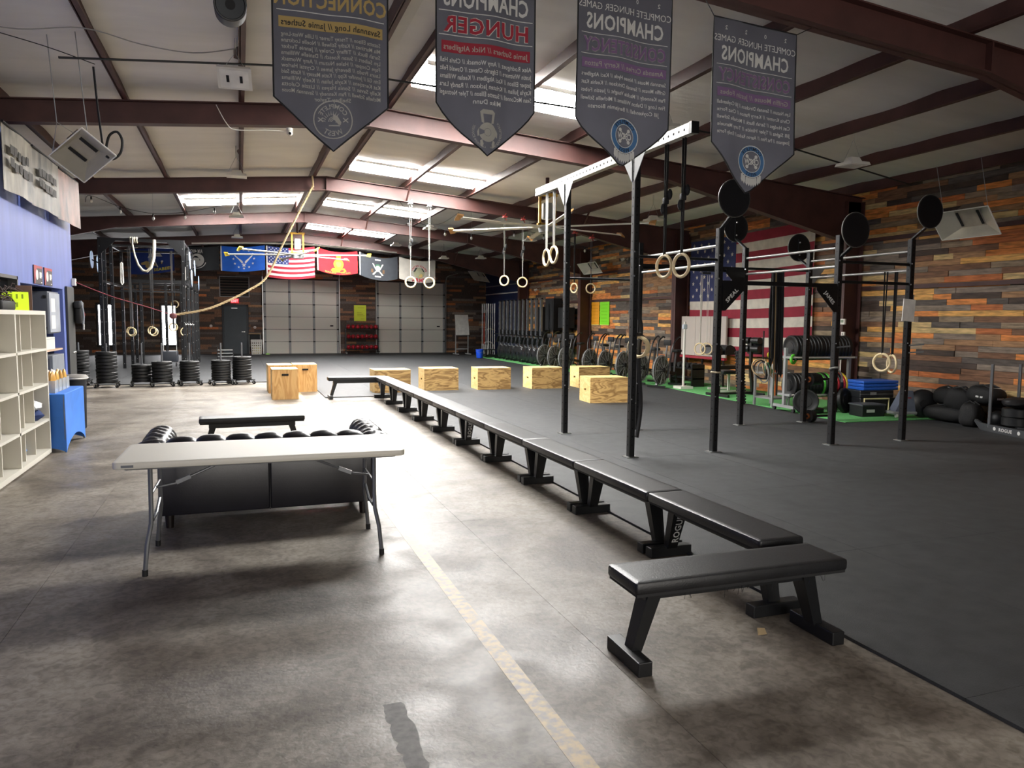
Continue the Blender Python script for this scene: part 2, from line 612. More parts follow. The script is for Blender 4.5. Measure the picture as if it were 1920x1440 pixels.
# skylights: translucent panels between purlins, the only strong light in the building
def skylight(x0, x1, y0, y1, lab):
    za, zc = ftop(x0)+.12, ftop(x1)+.12
    t = thing('window_skylight', lab, 'skylight'); struct(t)
    del t['category']
    MB().add([(x0, y0, za), (x1, y0, zc), (x1, y1, zc), (x0, y1, za), (x0, y0, za+.006), (x1, y0, zc+.006), (x1, y1, zc+.006), (x0, y1, za+.006)], BOXF).build('translucent_panel', M_SKYL, t)
    fr = MB()
    for yy in (y0, y1):
        fr.bar((x0, yy, za-.0), (x1, yy, zc-.0), .03, .05)
    fr.build('panel_frame', M_INSUL, t)
k = 0
for y in (9.62, 15.95, 21.5, 27.45):
    skylight(2.32, 3.64, y, y+1.0, 'long bright roof light beside the ridge'); skylight(3.84, 5.16, y, y+1.0, 'long bright roof light lower on the slope')
skylight(-1.3, -0.03, 21.4, 22.5, 'bright roof light left of ridge'); skylight(0.15, 1.52, 21.4, 22.5, 'bright roof light left next to ridge')

# ---- walls
M_WALLB = mat('wall_backing', '#2b2622', 0.8)
TONES = [mat('plank_%d' % i, c, 0.68, var=0.38, scale=5.0, stretch=(6, 0.9, 6), bump=0.12, bscale=30) for i, c in enumerate(
    ['#d98845', '#dfa75c', '#857668', '#47382f', '#a27a55', '#5a514a', '#cdb07a', '#bb6c3a', '#7d5940', '#927e66'])]
WGT = [13, 9, 13, 13, 13, 13, 6, 8, 12, 7]
wall_right = struct(MB().span((XR, YN, 0), (XR+.2, YF, ftop(XR)+.3)).build('wall_right', M_WALLB))
ROW = 0.098
pl = []
z = 0.0; r_ = 0
rnd = random.Random(5)
while z < ftop(XR)+.15:
    y = 2.0+rnd.uniform(0, .8)
    while y < 30.3:
        L = rnd.choice((.4, .6, .75, .9, 1.1, 1.4))*rnd.uniform(.9, 1.1)
        pl.append((y, min(y+L, 30.4), z, rnd.choices(range(10), WGT)[0], rnd.uniform(.012, .03)))
        y += L
    z += ROW
def vis(p):
    y = (p[0]+p[1])/2; zc = p[2]
    d = V((XR, y, zc))-V((0, 0, CAMH))
    w = d.dot(_f); sx = 960+FPX*d.dot(_r2)/w; sy = 720-FPX*d.dot(_u2)/w
    if not (0 < sx < 1935 and 300 < sy < 800):
        return 0
    if 12.9 < y < 17.5 and .8 < zc < 3.7:
        return 0
    return (p[1]-p[0])*abs(d.x)/d.length**3
order = sorted(pl, key=vis, reverse=True)
unit = [MB().box((0, 0, 0), (1, 1, 1)).mesh('plank', TONES[i]) for i in range(10)]
for y0, y1, z, t, dp in order[:290]:
    inst(unit[t], 'plank', (XR-dp/2, (y0+y1)/2, z+ROW/2), None, (dp, y1-y0-.004, ROW-.004), wall_right)
rest = MB()
for y0, y1, z, t, dp in order[290:]:
    rest.span((XR-dp, y0+.002, z+.002), (XR+.01, y1-.002, z+ROW-.002), t)
o = rest.build('plank_field', TONES, wall_right); o['kind'] = 'stuff'
# steel girts crossing the planks, and the navy metal bay at the far end
for zz in (2.28, 3.2):
    struct(MB().span((XR-.07, 2, zz-.012), (XR-.03, 30.4, zz+.06)).build('trim_girt', M_STEEL))
nb = MB().span((XR-.04, 30.6, 0), (XR, YF, ftop(XR)))
struct(nb.build('wall_navy_bay', M_NAVY))
for zz, h, m in ((2.82, .05, M_WHITE), (3.2, .04, M_GREYST)):
    struct(MB().span((XR-.06, 30.7, zz), (XR-.03, YF, zz+h)).build('trim_bay_stripe', m))

# far wall with real openings for two tall windows; doors stand in front
wall_far = struct(bpy.data.objects.new('wall_far', None)); COL.objects.link(wall_far)
WINS = [(-5.60, -5.02), (-3.18, -2.58)]
def farpart(x0, x1, z0, z1, name='wall_panel'):
    MB().span((x0, YF, z0), (x1, YF+.2, z1)).build(name, M_WALLB, wall_far)
ZT = RZ+.4
edges = [XL, WINS[0][0], WINS[0][1], WINS[1][0], WINS[1][1], XR]
for a, b in ((0, 1), (2, 3), (4, 5)):
    farpart(edges[a], edges[b], 0, ZT)
for a, b in WINS:
    farpart(a, b, 0, .40); farpart(a, b, 2.14, ZT)
fp = MB()
rnd = random.Random(9)
z = 0
holes = [(1.0, 4.3, 0, 3.3), (6.05, 9.35, 0, 3.3), (-.75, .36, 0, 2.2), (-5.66, -4.96, .34, 2.2), (-3.24, -2.52, .34, 2.2)]
while z < 4.6:
    x = XL
    while x < XR:
        L = rnd.choice((.45, .6, .75, .9, 1.2))
        x1 = min(x+L, XR)
        segs = [(x, x1)]
        for hx0, hx1, hz0, hz1 in holes:
            if z+.11 > hz0 and z < hz1:
                ns = []
                for a, b in segs:
                    if b <= hx0 or a >= hx1:
                        ns.append((a, b))
                    else:
                        if a < hx0: ns.append((a, hx0))
                        if b > hx1: ns.append((hx1, b))
                segs = ns
        tn = rnd.choices(range(10), [0, 0, 6, 40, 3, 22, 0, 1, 24, 0])[0]; dp = rnd.uniform(.01, .028)
        for a, b in segs:
            if b-a > .03:
                fp.span((a+.002, YF-dp, z+.002), (b-.002, YF+.01, z+.108), tn)
        x += L
    z += .11
o = fp.build('plank_field', TONES, wall_far); o['kind'] = 'stuff'
M_GLASSF = mat('white_window_frame', '#c9ccd0', 0.5)
for i, (a, b) in enumerate(WINS):
    w = struct(bpy.data.objects.new('window_%d' % (i+1), None)); COL.objects.link(w)
    MB().span((a, YF+.1, .40), (b, YF+.104, 2.14)).build('pane', M_SKYW, w)
    f = MB()
    f.span((a, YF-.03, .40), (a+.04, YF+.1, 2.14)); f.span((b-.04, YF-.03, .40), (b, YF+.1, 2.14))
    f.span((a, YF-.03, .40), (b, YF+.1, .44)); f.span((a, YF-.03, 2.10), (b, YF+.1, 2.14)); f.span((a, YF+.02, 1.1), (b, YF+.09, 1.13))
    f.build('window_frame', M_GLASSF, w)
# left building wall, front wall behind the camera
struct(MB().span((XL-.2, YN, 0), (XL, YF, ZT)).build('wall_left_outer', mat('dark_metal_wall', '#2a2a2e', 0.6)))
wall_front = struct(bpy.data.objects.new('wall_front', None)); COL.objects.link(wall_front)
M_FRONT = mat('front_wall_paint', '#a9a7a2', 0.7)
FW = [(-2.2, 0.9), (1.3, 4.4)]            # unseen openings added in the front wall for the fill panes
for a_, b_, z0_, z1_ in ((XL-.2, -2.2, 0, ZT), (.9, 1.3, 0, ZT), (4.4, XR+.2, 0, ZT), (-2.2, .9, 0, .5), (1.3, 4.4, 0, .5), (-2.2, .9, 3.0, ZT), (1.3, 4.4, 3.0, ZT)):
    MB().span((a_, YN-.2, z0_), (b_, YN, z1_)).build('wall_panel', M_FRONT, wall_front)
M_FILLF = emitter('front_fill_glow', '#fff9f0', FILL_FRONT)  # made-up glow that lifts the near surfaces
for i_, (a_, b_) in enumerate(FW):
    w = struct(bpy.data.objects.new('window_%d' % (i_+4), None)); COL.objects.link(w)  # window objects added only to carry the fill glow
    MB().span((a_, YN-.12, .5), (b_, YN-.11, 3.0)).build('pane', M_FILLF, w)
    f = MB()
    for x_ in (a_, (a_+b_)/2, b_):
        f.span((x_-.04, YN-.11, .5), (x_+.04, YN+.02, 3.0))
    f.span((a_, YN-.11, .5), (b_, YN+.02, .57)); f.span((a_, YN-.11, 2.93), (b_, YN+.02, 3.0)); f.build('window_frame', mat('fill_pane_frame', '#4a4a4c', .4), w)
# blue office wall with an alcove
wall_left = struct(bpy.data.objects.new('wall_left', None)); COL.objects.link(wall_left)
AY0, AY1, AZ = 11.06, 13.46, 2.06
YC = 14.22
OH = 3.86                      # the office is a box with a flat top below the roof
def blue(x0, y0, z0, x1, y1, z1, m=M_BLUEW):
    MB().span((x0, y0, z0), (x1, y1, z1)).build('wall_panel', m, wall_left)
blue(XB-.15, YN, 0, XB, 9.9, OH)
blue(XB-.15, 9.9, 2.13, XB, 10.92, OH); blue(XB-.15, 9.9, 0, XB, 10.92, 1.2)      # above and below the dark opening
blue(XB-.15, 10.92, 0, XB, AY0, OH)
blue(XB-.15, AY0, AZ, XB, AY1, OH); blue(XB-.15, AY1, 0, XB, YC, OH)
blue(XL, YC-.15, 0, XB-.15, YC, OH)
blue(XL, YN, OH-.08, XB-.15, YC-.15, OH)
blue(-3.7, AY0-.1, 0, -3.6, AY1+.1, AZ, M_NAVY); blue(-3.6, AY1, 0, XB-.15, AY1+.06, AZ, M_NAVY); blue(-3.6, AY0-.06, 0, XB-.15, AY0, AZ, M_NAVY)
blue(-3.6, AY0, AZ, XB-.15, AY1, AZ+.06, M_NAVY)
w3 = struct(bpy.data.objects.new('window_3', None)); COL.objects.link(w3)
MB().span((XB-.10, 9.9, 1.2), (XB-.09, 10.92, 2.13)).build('pane', mat('dark_glass', '#0d0f14', 0.1), w3)
f = MB(); f.span((XB-.1, 9.9, 2.09), (XB+.01, 10.92, 2.13)); f.span((XB-.1, 10.88, 1.2), (XB+.01, 10.92, 2.13)); f.build('window_frame', mat('dark_window_frame', '#3b3a38', 0.5), w3)

# ------------------------------------------------------------------ doors in the far wall
M_GDOOR = mat('garage_door_enamel', '#cfcdc2', 0.5, var=0.05)
M_DOOR = mat('dark_teal_door', '#1d2b33', 0.45, var=0.06)
def garage(idx, x0, x1, zt):
    d = struct(bpy.data.objects.new('door_%d' % idx, None)); COL.objects.link(d)
    nrow, ncol = 6, 3
    w = (x1-x0)/ncol; h = zt/nrow
    p = MB()
    pw, ph = w-.10, h-.015
    p.box((0, .008, 0), (pw, .03, ph))
    for k in range(4):                        # pressed ribs of the steel section
        p.box((0, -.016, -ph/2+ph/4*(k+.5)), (pw, .02, ph/4-.016))
    me = p.mesh('door_panel', M_GDOOR)
    for i in range(ncol):
        for j in range(nrow):
            inst(me, 'door_panel', (x0+w*(i+.5), YF-.06, h*(j+.5)), None, None, d)
    for i in range(ncol+1):
        MB().span((x0+w*i-.04, YF-.10, 0), (x0+w*i+.04, YF-.04, zt)).build('stile', M_GREYST, d)
    MB().span((x0, YF-.05, 0), (x1, YF-.03, zt)).build('backing', mat('shadow_gap', '#3a3a38', 0.7), d)
    for xx in (x0-.08, x1+.08):
        tr = MB()
        tr.span((xx-.02, YF-.16, 0), (xx+.02, YF-.05, zt+.1))
        tr.tube([(xx, YF-.13, zt+.1), (xx, YF-.3, zt+.28), (xx, YF-.7, zt+.34), (xx, YF-2.2, zt+.36)], .022)
        tr.build('track', M_CHROME, d)
    hg = MB()
    for j in range(1, nrow):
        for i in range(ncol+1):
            hg.box((x0+w*i, YF-.105, h*j), (.1, .02, .05))
    hg.build('hinges', M_BLACKM, d)
    MB().box((x1-.28, YF-.10, 1.28), (.14, .03, .06)).build('latch', M_BLACKM, d)
garage(2, 1.05, 4.25, 3.35)
garage(3, 6.1, 9.3, 3.35)
d1 = struct(bpy.data.objects.new('door_1', None)); COL.objects.link(d1)
MB().span((-.66, YF-.07, .01), (.27, YF-.02, 2.12)).build('leaf', M_DOOR, d1)
f = MB(); f.span((-.74, YF-.06, 0), (-.67, YF, 2.2)); f.span((.28, YF-.06, 0), (.35, YF, 2.2)); f.span((-.74, YF-.06, 2.13), (.35, YF, 2.2)); f.build('door_frame', mat('door_frame_dark', '#141d24', 0.5), d1)
h = MB(); h.cyl((.18, YF-.07, 1.0), (.18, YF-.13, 1.0), .025); h.bar((.2, YF-.125, 1.0), (.06, YF-.125, 1.0), .02, .02); h.build('lever_handle', M_CHROME, d1)
MB().span((-.35, YF-.11, 2.02), (-.1, YF-.07, 2.06)).build('door_closer', M_CHROME, d1)
# louvred vent above the door
v = thing('wall_vent', 'dark louvred vent frame on far wall above exit door', 'vent', (-.2, YF-.05, 2.98))
f = MB()
for a, b in (((-.62, 0, -.45), (.62, .03, -.42)), ((-.62, 0, .42), (.62, .03, .45)), ((-.62, 0, -.45), (-.59, .03, .45)), ((.59, 0, -.45), (.62, .03, .45))):
    f.span(a, b)
f.build('frame', M_GREYST, v)
MB().span((-.6, .02, -.43), (.6, .028, .43)).build('backing', M_DARK, v)
for k in range(7):
    MB().box((0, .006, -.36+k*.12), (1.17, .004, .07), rot(.6)).build('slat', mat('vent_slat', '#4a3d33', 0.6), v)
e = thing('exit_sign', 'small red lit exit sign above the dark far door', 'sign', (-.2, YF-.06, 2.36))
MB().box((0, 0, 0), (.34, .05, .2)).build('housing', mat('red_plastic', '#b31f2a', 0.4, emit=0.6), e)
vs, fs = fit_text('EXIT', .27, .12, .015); MB().add([(x, -.027, y) for x, y in vs], fs).build('lettering', mat('exit_letters', '#ff8f90', 0.4, emit=1.5), e)

# ------------------------------------------------------------------ benches
def make_bench():
    t = thing('flat_bench', '', 'bench')
    L, Wd = 1.212, .305
    MB().rbox((0, 0, .415), (Wd, L, .06), .018, e=.014).build('pad', M_VINYL, t, True)
    MB().span((-Wd/2+.01, -L/2+.01, .373), (Wd/2-.01, L/2-.01, .387)).build('pad_board', M_BLACKM, t)
    MB().span((-.04, -.5, .315), (.04, .5, .373)).build('frame_rail', M_BLACKP, t)
    for s in (-1, 1):
        lg = MB().taper((0, s*.535, .06), (.075, .055), (0, s*.44, .375), (.11, .075))
        leg = lg.build('leg', M_BLACKP, t)
        MB().rbox((0, s*.555, .035), (.33, .075, .07), .006, e=.005).build('foot', M_BLACKP, leg)
    return t
bench0 = make_bench()
ROGUE = fit_text('ROGUE', .22, .05, .02)
bl = ['nearest bench of the long row, touching the crosswise bench', 'second bench of the long row counted from the camera', 'third bench of the long row counted from the camera',
      'fourth bench of the long row counted from the camera', 'fifth bench of the long row counted from the camera', 'sixth bench of the long row counted from the camera',
      'seventh bench of the long row counted from the camera', 'third from last bench at far end of the long row', 'second from last bench at far end of the long row', 'last bench of the long row, beside the far crosswise bench']
benches = []
for i in range(10):
    loc = (2.78-.0065*(i-5), 3.91+1.222*i, 0)
    lab = 'black vinyl '+bl[i]
    b = bench0 if i == 0 else dup(bench0, loc, .006+random.uniform(-.006, .006))
    b.location = loc; b['label'] = lab; b['group'] = 'long row of flat benches'
    benches.append(b)
for i in (0, 4):
    vs, fs = ROGUE
    MB().add([(-y+0.0, 0, x) for x, y in vs], fs, T(0, .447, .215) @ rot(.325)).build('lettering', M_PRINTW, benches[i], label='white vertical lettering on the leg')
b = dup(bench0, (2.29, 3.07, 0), PI/2-.02, 'black vinyl bench set crosswise in front, nearest the camera'); b['group'] = 'flat benches set crosswise'
fr = MB()
rnd = random.Random(3)
for i in range(26):
    y = rnd.uniform(-.5, .35); x = -.15 if rnd.random() < .8 else .15
    fr.tube([(x, y, .375), (x+rnd.uniform(-.01, .01), y+rnd.uniform(-.02, .02), .36-rnd.uniform(0, .03))], .0012, 3)
fr.build('frayed_threads', M_BLACKM, b)
b = dup(bench0, (2.26, 15.55, 0), PI/2, 'black vinyl bench set crosswise at far end of the bench row'); b['group'] = 'flat benches set crosswise'
b = dup(bench0, (.12, 9.62, 0), PI/2+.03, 'lone black bench standing behind the tufted sofa')
sc = thing('paper_scrap', 'small torn tan paper scrap under the crosswise bench', 'paper', (2.56, 3.14, .0))
MB().add([(-.03, -.01, .001), (.02, -.02, .004), (.035, .02, .02), (-.01, .025, .025), (-.015, .0, .012)], [(0, 1, 4), (1, 2, 4), (2, 3, 4), (3, 0, 4)]).build('paper', mat('tan_paper', '#a08b68', .8), sc)

# ------------------------------------------------------------------ folding table
t = thing('folding_table', 'long off-white plastic folding table with grey wishbone legs', 'table', (-.767, 5.103, 0), -.0195)
LT, WT = 1.83, .76
top = MB().rbox((LT/2, WT/2, .72), (LT, WT, .042), .05, e=.008).build('tabletop', M_GREYTAB, t, True)
MB().rbox((LT/2, WT/2, .695), (LT-.12, WT-.1, .02), .03).build('underside_frame', mat('table_underside', '#57585a', .6), t)
lg = MB().box((.09, -.001, .718), (.07, .003, .016)).build('maker_badge', mat('badge_grey', '#5b5f66', .4), t, label='small dark oval badge on the table edge')
for sx, x in ((-1, .20), (1, LT-.20)):
    for sy in (.09, WT-.09):
        yy = sy; yo = (-1 if sy < .3 else 1)
        pts = [(x, WT/2+yo*.24, .69), (x-.0*sx, WT/2+yo*.245, .42), (x+sx*.0, WT/2+yo*.27, .32), (x+sx*.02, WT/2+yo*.325, .2), (x+sx*.035, WT/2+yo*.335, .03)]
        l = MB().tube(pts, .0145, 8).build('leg', M_TUBE, t, True)
        MB().cyl((x+sx*.036, WT/2+yo*.335, 0), (x+sx*.035, WT/2+yo*.335, .04), .018).build('foot_cap', M_BLACKM, l)
    MB().tube([(x, WT/2-.24, .69), (x, WT/2+.24, .69)], .013).build('top_tube', M_TUBE, t, True)
    MB().tube([(x+sx*.004, WT/2-.255, .38), (x+sx*.012, WT/2-.1, .30), (x+sx*.012, WT/2+.1, .30), (x+sx*.004, WT/2+.255, .38)], .011).build('cross_tube', M_TUBE, t, True)
    br = MB().tube([(x, WT/2, .50), (x-sx*.12, WT/2, .52), (x-sx*.48, WT/2, .675)], .009)
    br.tube([(x, WT/2-.24, .5), (x, WT/2+.24, .5)], .009)
    br = br.build('brace', M_TUBE, t, True)
    MB().bar((x-sx*.13, WT/2, .525), (x-sx*.22, WT/2, .563), .03, .026).build('brace_lock', M_TUBE, br)

# ------------------------------------------------------------------ chesterfield sofa seen from behind
s = thing('tufted_sofa', 'black leather sofa with rolled tufted back behind the folding table', 'sofa', (.20, 6.22, 0), .0)
HW = .82
MB().rbox((-HW/2, .02, .37), (HW, .04, .52), .015, M=None, e=.012).build('back_panel', M_LEATHER, s, True)
MB().rbox((HW/2, .02, .37), (HW, .04, .52), .015, e=.012).build('back_panel', M_LEATHER, s, True)
MB().rbox((0, .44, .22), (2*HW, .82, .22), .03, e=.02).build('body', M_LEATHER, s, True)
MB().rbox((0, .13, .45), (2*HW-.02, .20, .36), .03, e=.02).build('back_core', M_LEATHER, s, True)
for k in (-1, 0, 1):
    MB().rbox((k*.47, .52, .39), (.46, .62, .14), .05, e=.04).build('seat_cushion', M_LEATHER, s, True)
def tufted(p0, p1, r, bumps, amp, dia=False):
    """rolled cushion along a line with tufting folds"""
    m = MB(); p0, p1 = V(p0), V(p1); d = p1-p0; M = T(*p0) @ basis(d); L = d.length
    n, kk = bumps*8, 20
    vs = []
    for i in range(n+1):
        u = i/n
        for j in range(kk):
            a = 2*PI*j/kk
            q = abs(math.sin(PI*bumps*u + (1.5*a if dia else 0)))**.55
            if dia:
                q = min(q, abs(math.sin(PI*bumps*u - 1.5*a))**.55)
            e = min(1, 4*u, 4*(1-u))**.5
            rr = (r-amp+amp*q)*(.55+.45*e)
            vs.append((rr*math.cos(a), rr*math.sin(a), L*u))
    fs = [(i*kk+j, i*kk+(j+1) % kk, (i+1)*kk+(j+1) % kk, (i+1)*kk+j) for i in range(n) for j in range(kk)]
    fs += [tuple(range(kk-1, -1, -1)), tuple(range(n*kk, (n+1)*kk))]
    return m.add(vs, fs, M)
tufted((-.98, .12, .615), (.98, .12, .615), .105, 9, .035).build('rolled_back', M_LEATHER, s, True)
for sd in (-1, 1):
    a = MB().rbox((sd*(HW-.06), .47, .36), (.14, .80, .34), .03, e=.02).build('arm', M_LEATHER, s, True)
    tufted((sd*(HW+.03), .02, .60), (sd*(HW+.03), .98, .60), .125, 6, .03, True).build('arm_roll', M_LEATHER, a, True)
    for yy in (.08, .8):
        MB().cyl((sd*(HW-.07), yy, 0), (sd*(HW-.07), yy, .12), .028, .036).build('leg', mat('dark_wood_foot', '#1a1310', .4), s, True)
MB().span((-.003, -.003, .11), (.003, .003, .63)).build('back_seam', M_BLACKM, s)

# ------------------------------------------------------------------ plyometric boxes
def grain(name, a, b, sc):
    m = mat(name, a, .6)
    nt = m.node_tree; bs = nt.nodes['Principled BSDF']
    tc = nt.nodes.new('ShaderNodeTexCoord'); oi = nt.nodes.new('ShaderNodeObjectInfo')
    ad = nt.nodes.new('ShaderNodeVectorMath'); ad.operation = 'ADD'
    cm = nt.nodes.new('ShaderNodeCombineXYZ'); mu = nt.nodes.new('ShaderNodeMath'); mu.operation = 'MULTIPLY'; mu.inputs[1].default_value = 37
    nt.links.new(oi.outputs['Random'], mu.inputs[0])
    for i in range(3):
        nt.links.new(mu.outputs[0], cm.inputs[i])
    nt.links.new(tc.outputs['Object'], ad.inputs[0]); nt.links.new(cm.outputs[0], ad.inputs[1])
    mp = nt.nodes.new('ShaderNodeMapping'); mp.inputs['Scale'].default_value = sc
    nt.links.new(ad.outputs[0], mp.inputs['Vector'])
    n = nt.nodes.new('ShaderNodeTexNoise'); n.inputs['Scale'].default_value = 1.6; n.inputs['Detail'].default_value = 3; n.inputs['Distortion'].default_value = 1.2
    nt.links.new(mp.outputs[0], n.inputs['Vector'])
    wv = nt.nodes.new('ShaderNodeMath'); wv.operation = 'MULTIPLY'; wv.inputs[1].default_value = 26
    nt.links.new(n.outputs['Fac'], wv.inputs[0])
    sn = nt.nodes.new('ShaderNodeMath'); sn.operation = 'SINE'; nt.links.new(wv.outputs[0], sn.inputs[0])
    r = nt.nodes.new('ShaderNodeValToRGB')
    r.color_ramp.elements[0].position = 0.0; r.color_ramp.elements[0].color = lin(a)+(1,)
    r.color_ramp.elements[1].position = 0.9; r.color_ramp.elements[1].color = lin(b)+(1,)
    mr = nt.nodes.new('ShaderNodeMath'); mr.operation = 'MULTIPLY_ADD'; mr.inputs[1].default_value = .5; mr.inputs[2].default_value = .5
    nt.links.new(sn.outputs[0], mr.inputs[0]); nt.links.new(mr.outputs[0], r.inputs['Fac'])
    nt.links.new(r.outputs['Color'], bs.inputs['Base Color'])
    return m
M_PF = grain('plywood_face_grain', '#8f6c3c', '#c9a468', (1.2, 1.2, 5))
M_PV = grain('plywood_upright_grain', '#b98a4e', '#cfa468', (5, 5, .8))
M_PS = grain('plywood_side_grain', '#d2b06f', '#e0c286', (2, 2, 5))
def plyo(w, d, h, face, side, slot='side', txt=None):
    t = thing('plyo_box', '', 'plyo box')
    e = .018
    MB().span((-w/2, -d/2, 0), (w/2, -d/2+e, h)).build('front_panel', face, t)
    MB().span((-w/2, d/2-e, 0), (w/2, d/2, h)).build('back_panel', face, t)
    MB().span((-w/2, -d/2, h-e), (w/2, d/2, h+.001)).build('top_panel', side, t)
    def side_panel(x):
        m = MB()
        if slot == 'side':
            for y0, y1, z0, z1 in ((-d/2+e, -.06, 0, h-e), (.06, d/2-e, 0, h-e), (-.06, .06, 0, h/2-.02), (-.06, .06, h/2+.02, h-e)):
                m.span((x, y0, z0), (x+e, y1, z1))
        else:
            m.span((x, -d/2+e, 0), (x+e, d/2-e, h-e))
        m.build('side_panel', side, t)
    side_panel(-w/2); side_panel(w/2-e)
    return t
pb = plyo(.80, .61, .50, M_PF, M_PS)
PB = [((3.13, 16.60, .018), .02, 'plywood jump box partly hidden by the far end of the bench row'),
      ((4.30, 16.83, .018), .0, 'plywood jump box second from left in the far row on the mats'),
      ((5.55, 16.73, .018), -.03, 'plywood jump box in the middle of the far row on the mats'),
      ((6.84, 16.62, .018), .0, 'plywood jump box directly left of the tall black rig post'),
      ((8.05, 16.55, .018), -.06, 'plywood jump box behind the nearest wide jump box by the air bikes'),
      ((6.87, 13.48, .018), -.08, 'nearest plywood jump box between the two tall rig posts')]
for i, (l, rz, lab) in enumerate(PB):
    b = pb if i == 0 else dup(pb, l, rz)
    b.location = l; b.rotation_euler = (0, 0, rz); b['label'] = lab; b['group'] = 'plywood jump boxes lying on their side'
pv = plyo(.51, .72, .61, M_PV, M_PS, 'none')
MB().rbox((0, -.361, .50), (.13, .036, .035), .004).build('hand_slot', M_DARK, pv)
for i, (l, rz, lab) in enumerate([((.83, 15.99, 0), .0, 'upright plywood box with dark hand slot nearest the sofa'), ((.80, 17.35, 0), .02, 'upright plywood box hidden directly behind the front slotted box'), ((1.34, 17.50, 0), .0, 'upright plywood box with knotty orange grain behind right of front box')]):
    b = pv if i == 0 else dup(pv, l, rz)
    b.location = l; b.rotation_euler = (0, 0, rz); b['label'] = lab; b['group'] = 'plywood boxes standing on the concrete'

# ------------------------------------------------------------------ left side: cubby shelf and what is on it
t = thing('cubby_shelf', 'tall white cubby shelf against the blue wall', 'shelf', (-2.15, 7.62, 0))
D = .40
ys_ = [0, 1.27, 2.53]
cb = MB(); 
MB().span((-D, -.02, 1.655), (0, 2.55, 1.70)).build('top_board', M_SHELF, t)
MB().span((-D, -.02, .02), (0, 2.55, .07)).build('bottom_board', M_SHELF, t)
MB().span((-D+.02, -.02, 0), (-.02, 2.55, .02)).build('plinth', M_SHELF, t)
for zz in (.42, .84, 1.25):
    MB().span((-D, 0, zz-.014), (0, 2.53, zz+.014)).build('shelf_board', M_SHELF, t)
for yy in ys_:
    MB().span((-D, yy-.02, .07), (0, yy+.02, 1.655)).build('upright', M_SHELF, t)
for j in range(4):
    z0 = (.07, .434, .854, 1.264)[j]; z1 = (.406, .826, 1.236, 1.655)[j]
    for c0 in (0, 1.27):
        for q in (1, 2):
            yy = c0+.42*q
            MB().span((-D, yy-.009, z0), (-.06, yy+.009, z1)).build('divider', M_SHELF, t)
MB().span((-D-.006, -.02, .02), (-D, 2.55, 1.70)).build('back_board', M_SHELF, t)
def bag(name, lab, loc, r, m, seed):
    q = MB(); rr = random.Random(seed)
    q.sph((0, 0, 0), r, 14, 9)
    q.v = [(x*(1+.16*math.sin(9*y/r[1]*.3+seed+5*z/r[2])), y*(1+.12*math.sin(7*x/r[0]+seed)), z*(1+.15*math.sin(5*x/r[0]+4*y/r[1]))) for x, y, z in q.v]
    q.v = [(x, y, max(z, -r[2]*.8)) for x, y, z in q.v]
    o = q.build(name, m, None, True); o.location = loc
    return o
o = bag('folded_towel', 0, (-2.27, 9.93, .496), (.10, .17, .07), mat('navy_cloth', '#1d2f5e', .8), 2)
tag(o, 'navy cloth stuffed in a cubby of the white shelf', 'cloth')
o = bag('plastic_bag', 0, (-2.27, 9.90, .606), (.10, .17, .055), mat('white_plastic_bag', '#d3d6da', .35), 4)
tag(o, 'crumpled white plastic bag on navy cloth in the cubby', 'bag')
o = bag('shoe_bag', 0, (-2.36, 9.72, .118), (.06, .10, .055), mat('blue_wrapper', '#5e86b8', .5), 7)
tag(o, 'small blue wrapper in the bottom cubby of the shelf', 'wrapper')
# on top of the shelf
t = thing('neon_sign_card', 'neon yellow card standing on top of the white shelf', 'card', (-2.30, 9.44, 1.70), .35)
MB().box((0, 0, .10), (.30, .004, .20), rot(-.12)).build('card', mat('glowing_yellow_paper', '#d4f22a', .6, emit=.25), t)  # slight glow of its own put into the paper
wr = MB()
for k in range(9):
    wr.box(((-.11+(k % 5)*.05), -.016+.003*(k//5), .15-.09*(k//5)), (.018, .002, .05), rot(-.12), 0)
wr.build('printed_marks', mat('olive_ink', '#a9bf2a', .7), t)
t = thing('wicker_wreath', 'dark brown twig bundle lying across the shelf top', 'wreath', (-2.34, 9.22, 1.70))
tw = MB(); rr = random.Random(8)
for k in range(60):
    a = V((rr.uniform(-.05, .05), rr.uniform(-.38, .30), rr.uniform(.06, .24)))
    b = a+V((rr.uniform(-.07, .07), rr.uniform(.10, .28), rr.uniform(-.09, .05)))
    tw.tube([a, (a+b)/2+V((rr.uniform(-.02, .02), 0, .03)), b], rr.uniform(.004, .010), 5)
tw.build('twigs', mat('dark_twig', '#3a2a26', .8, var=.35, scale=20), t)
MB().rbox((0, -.1, .05), (.18, .5, .10), .03, e=.02).build('base_pot', M_BLACKM, t, True)
t = thing('pill_bottle', 'small white bottle with pale blue cap on shelf top', 'bottle', (-2.30, 9.92, 1.70))
MB().lathe([(.030, 0), (.033, .01), (.033, .075), (.024, .09)], 16).build('body', M_WHITE, t, True)
MB().cyl((0, 0, .088), (0, 0, .128), .027).build('cap', mat('pale_blue_cap', '#a9c3dd', .4), t, True)
t = thing('leaning_board', 'thin brown board leaning at the end of shelf top', 'board', (-2.34, 10.08, 1.70), .1)
MB().box((0, 0, .145), (.16, .018, .29), rot(-.12)).build('board', mat('brown_board', '#7a5a48', .6), t)
t = thing('monitor', 'dark flat monitor standing behind the neon card', 'monitor', (-2.49, 9.36, 1.70), PI/2)
MB().rbox((0, 0, .20), (.72, .03, .36), .008, e=.006).build('screen', mat('dark_screen', '#17181c', .25), t)
MB().box((0, 0, .012), (.22, .12, .022)).build('stand', M_BLACKM, t)
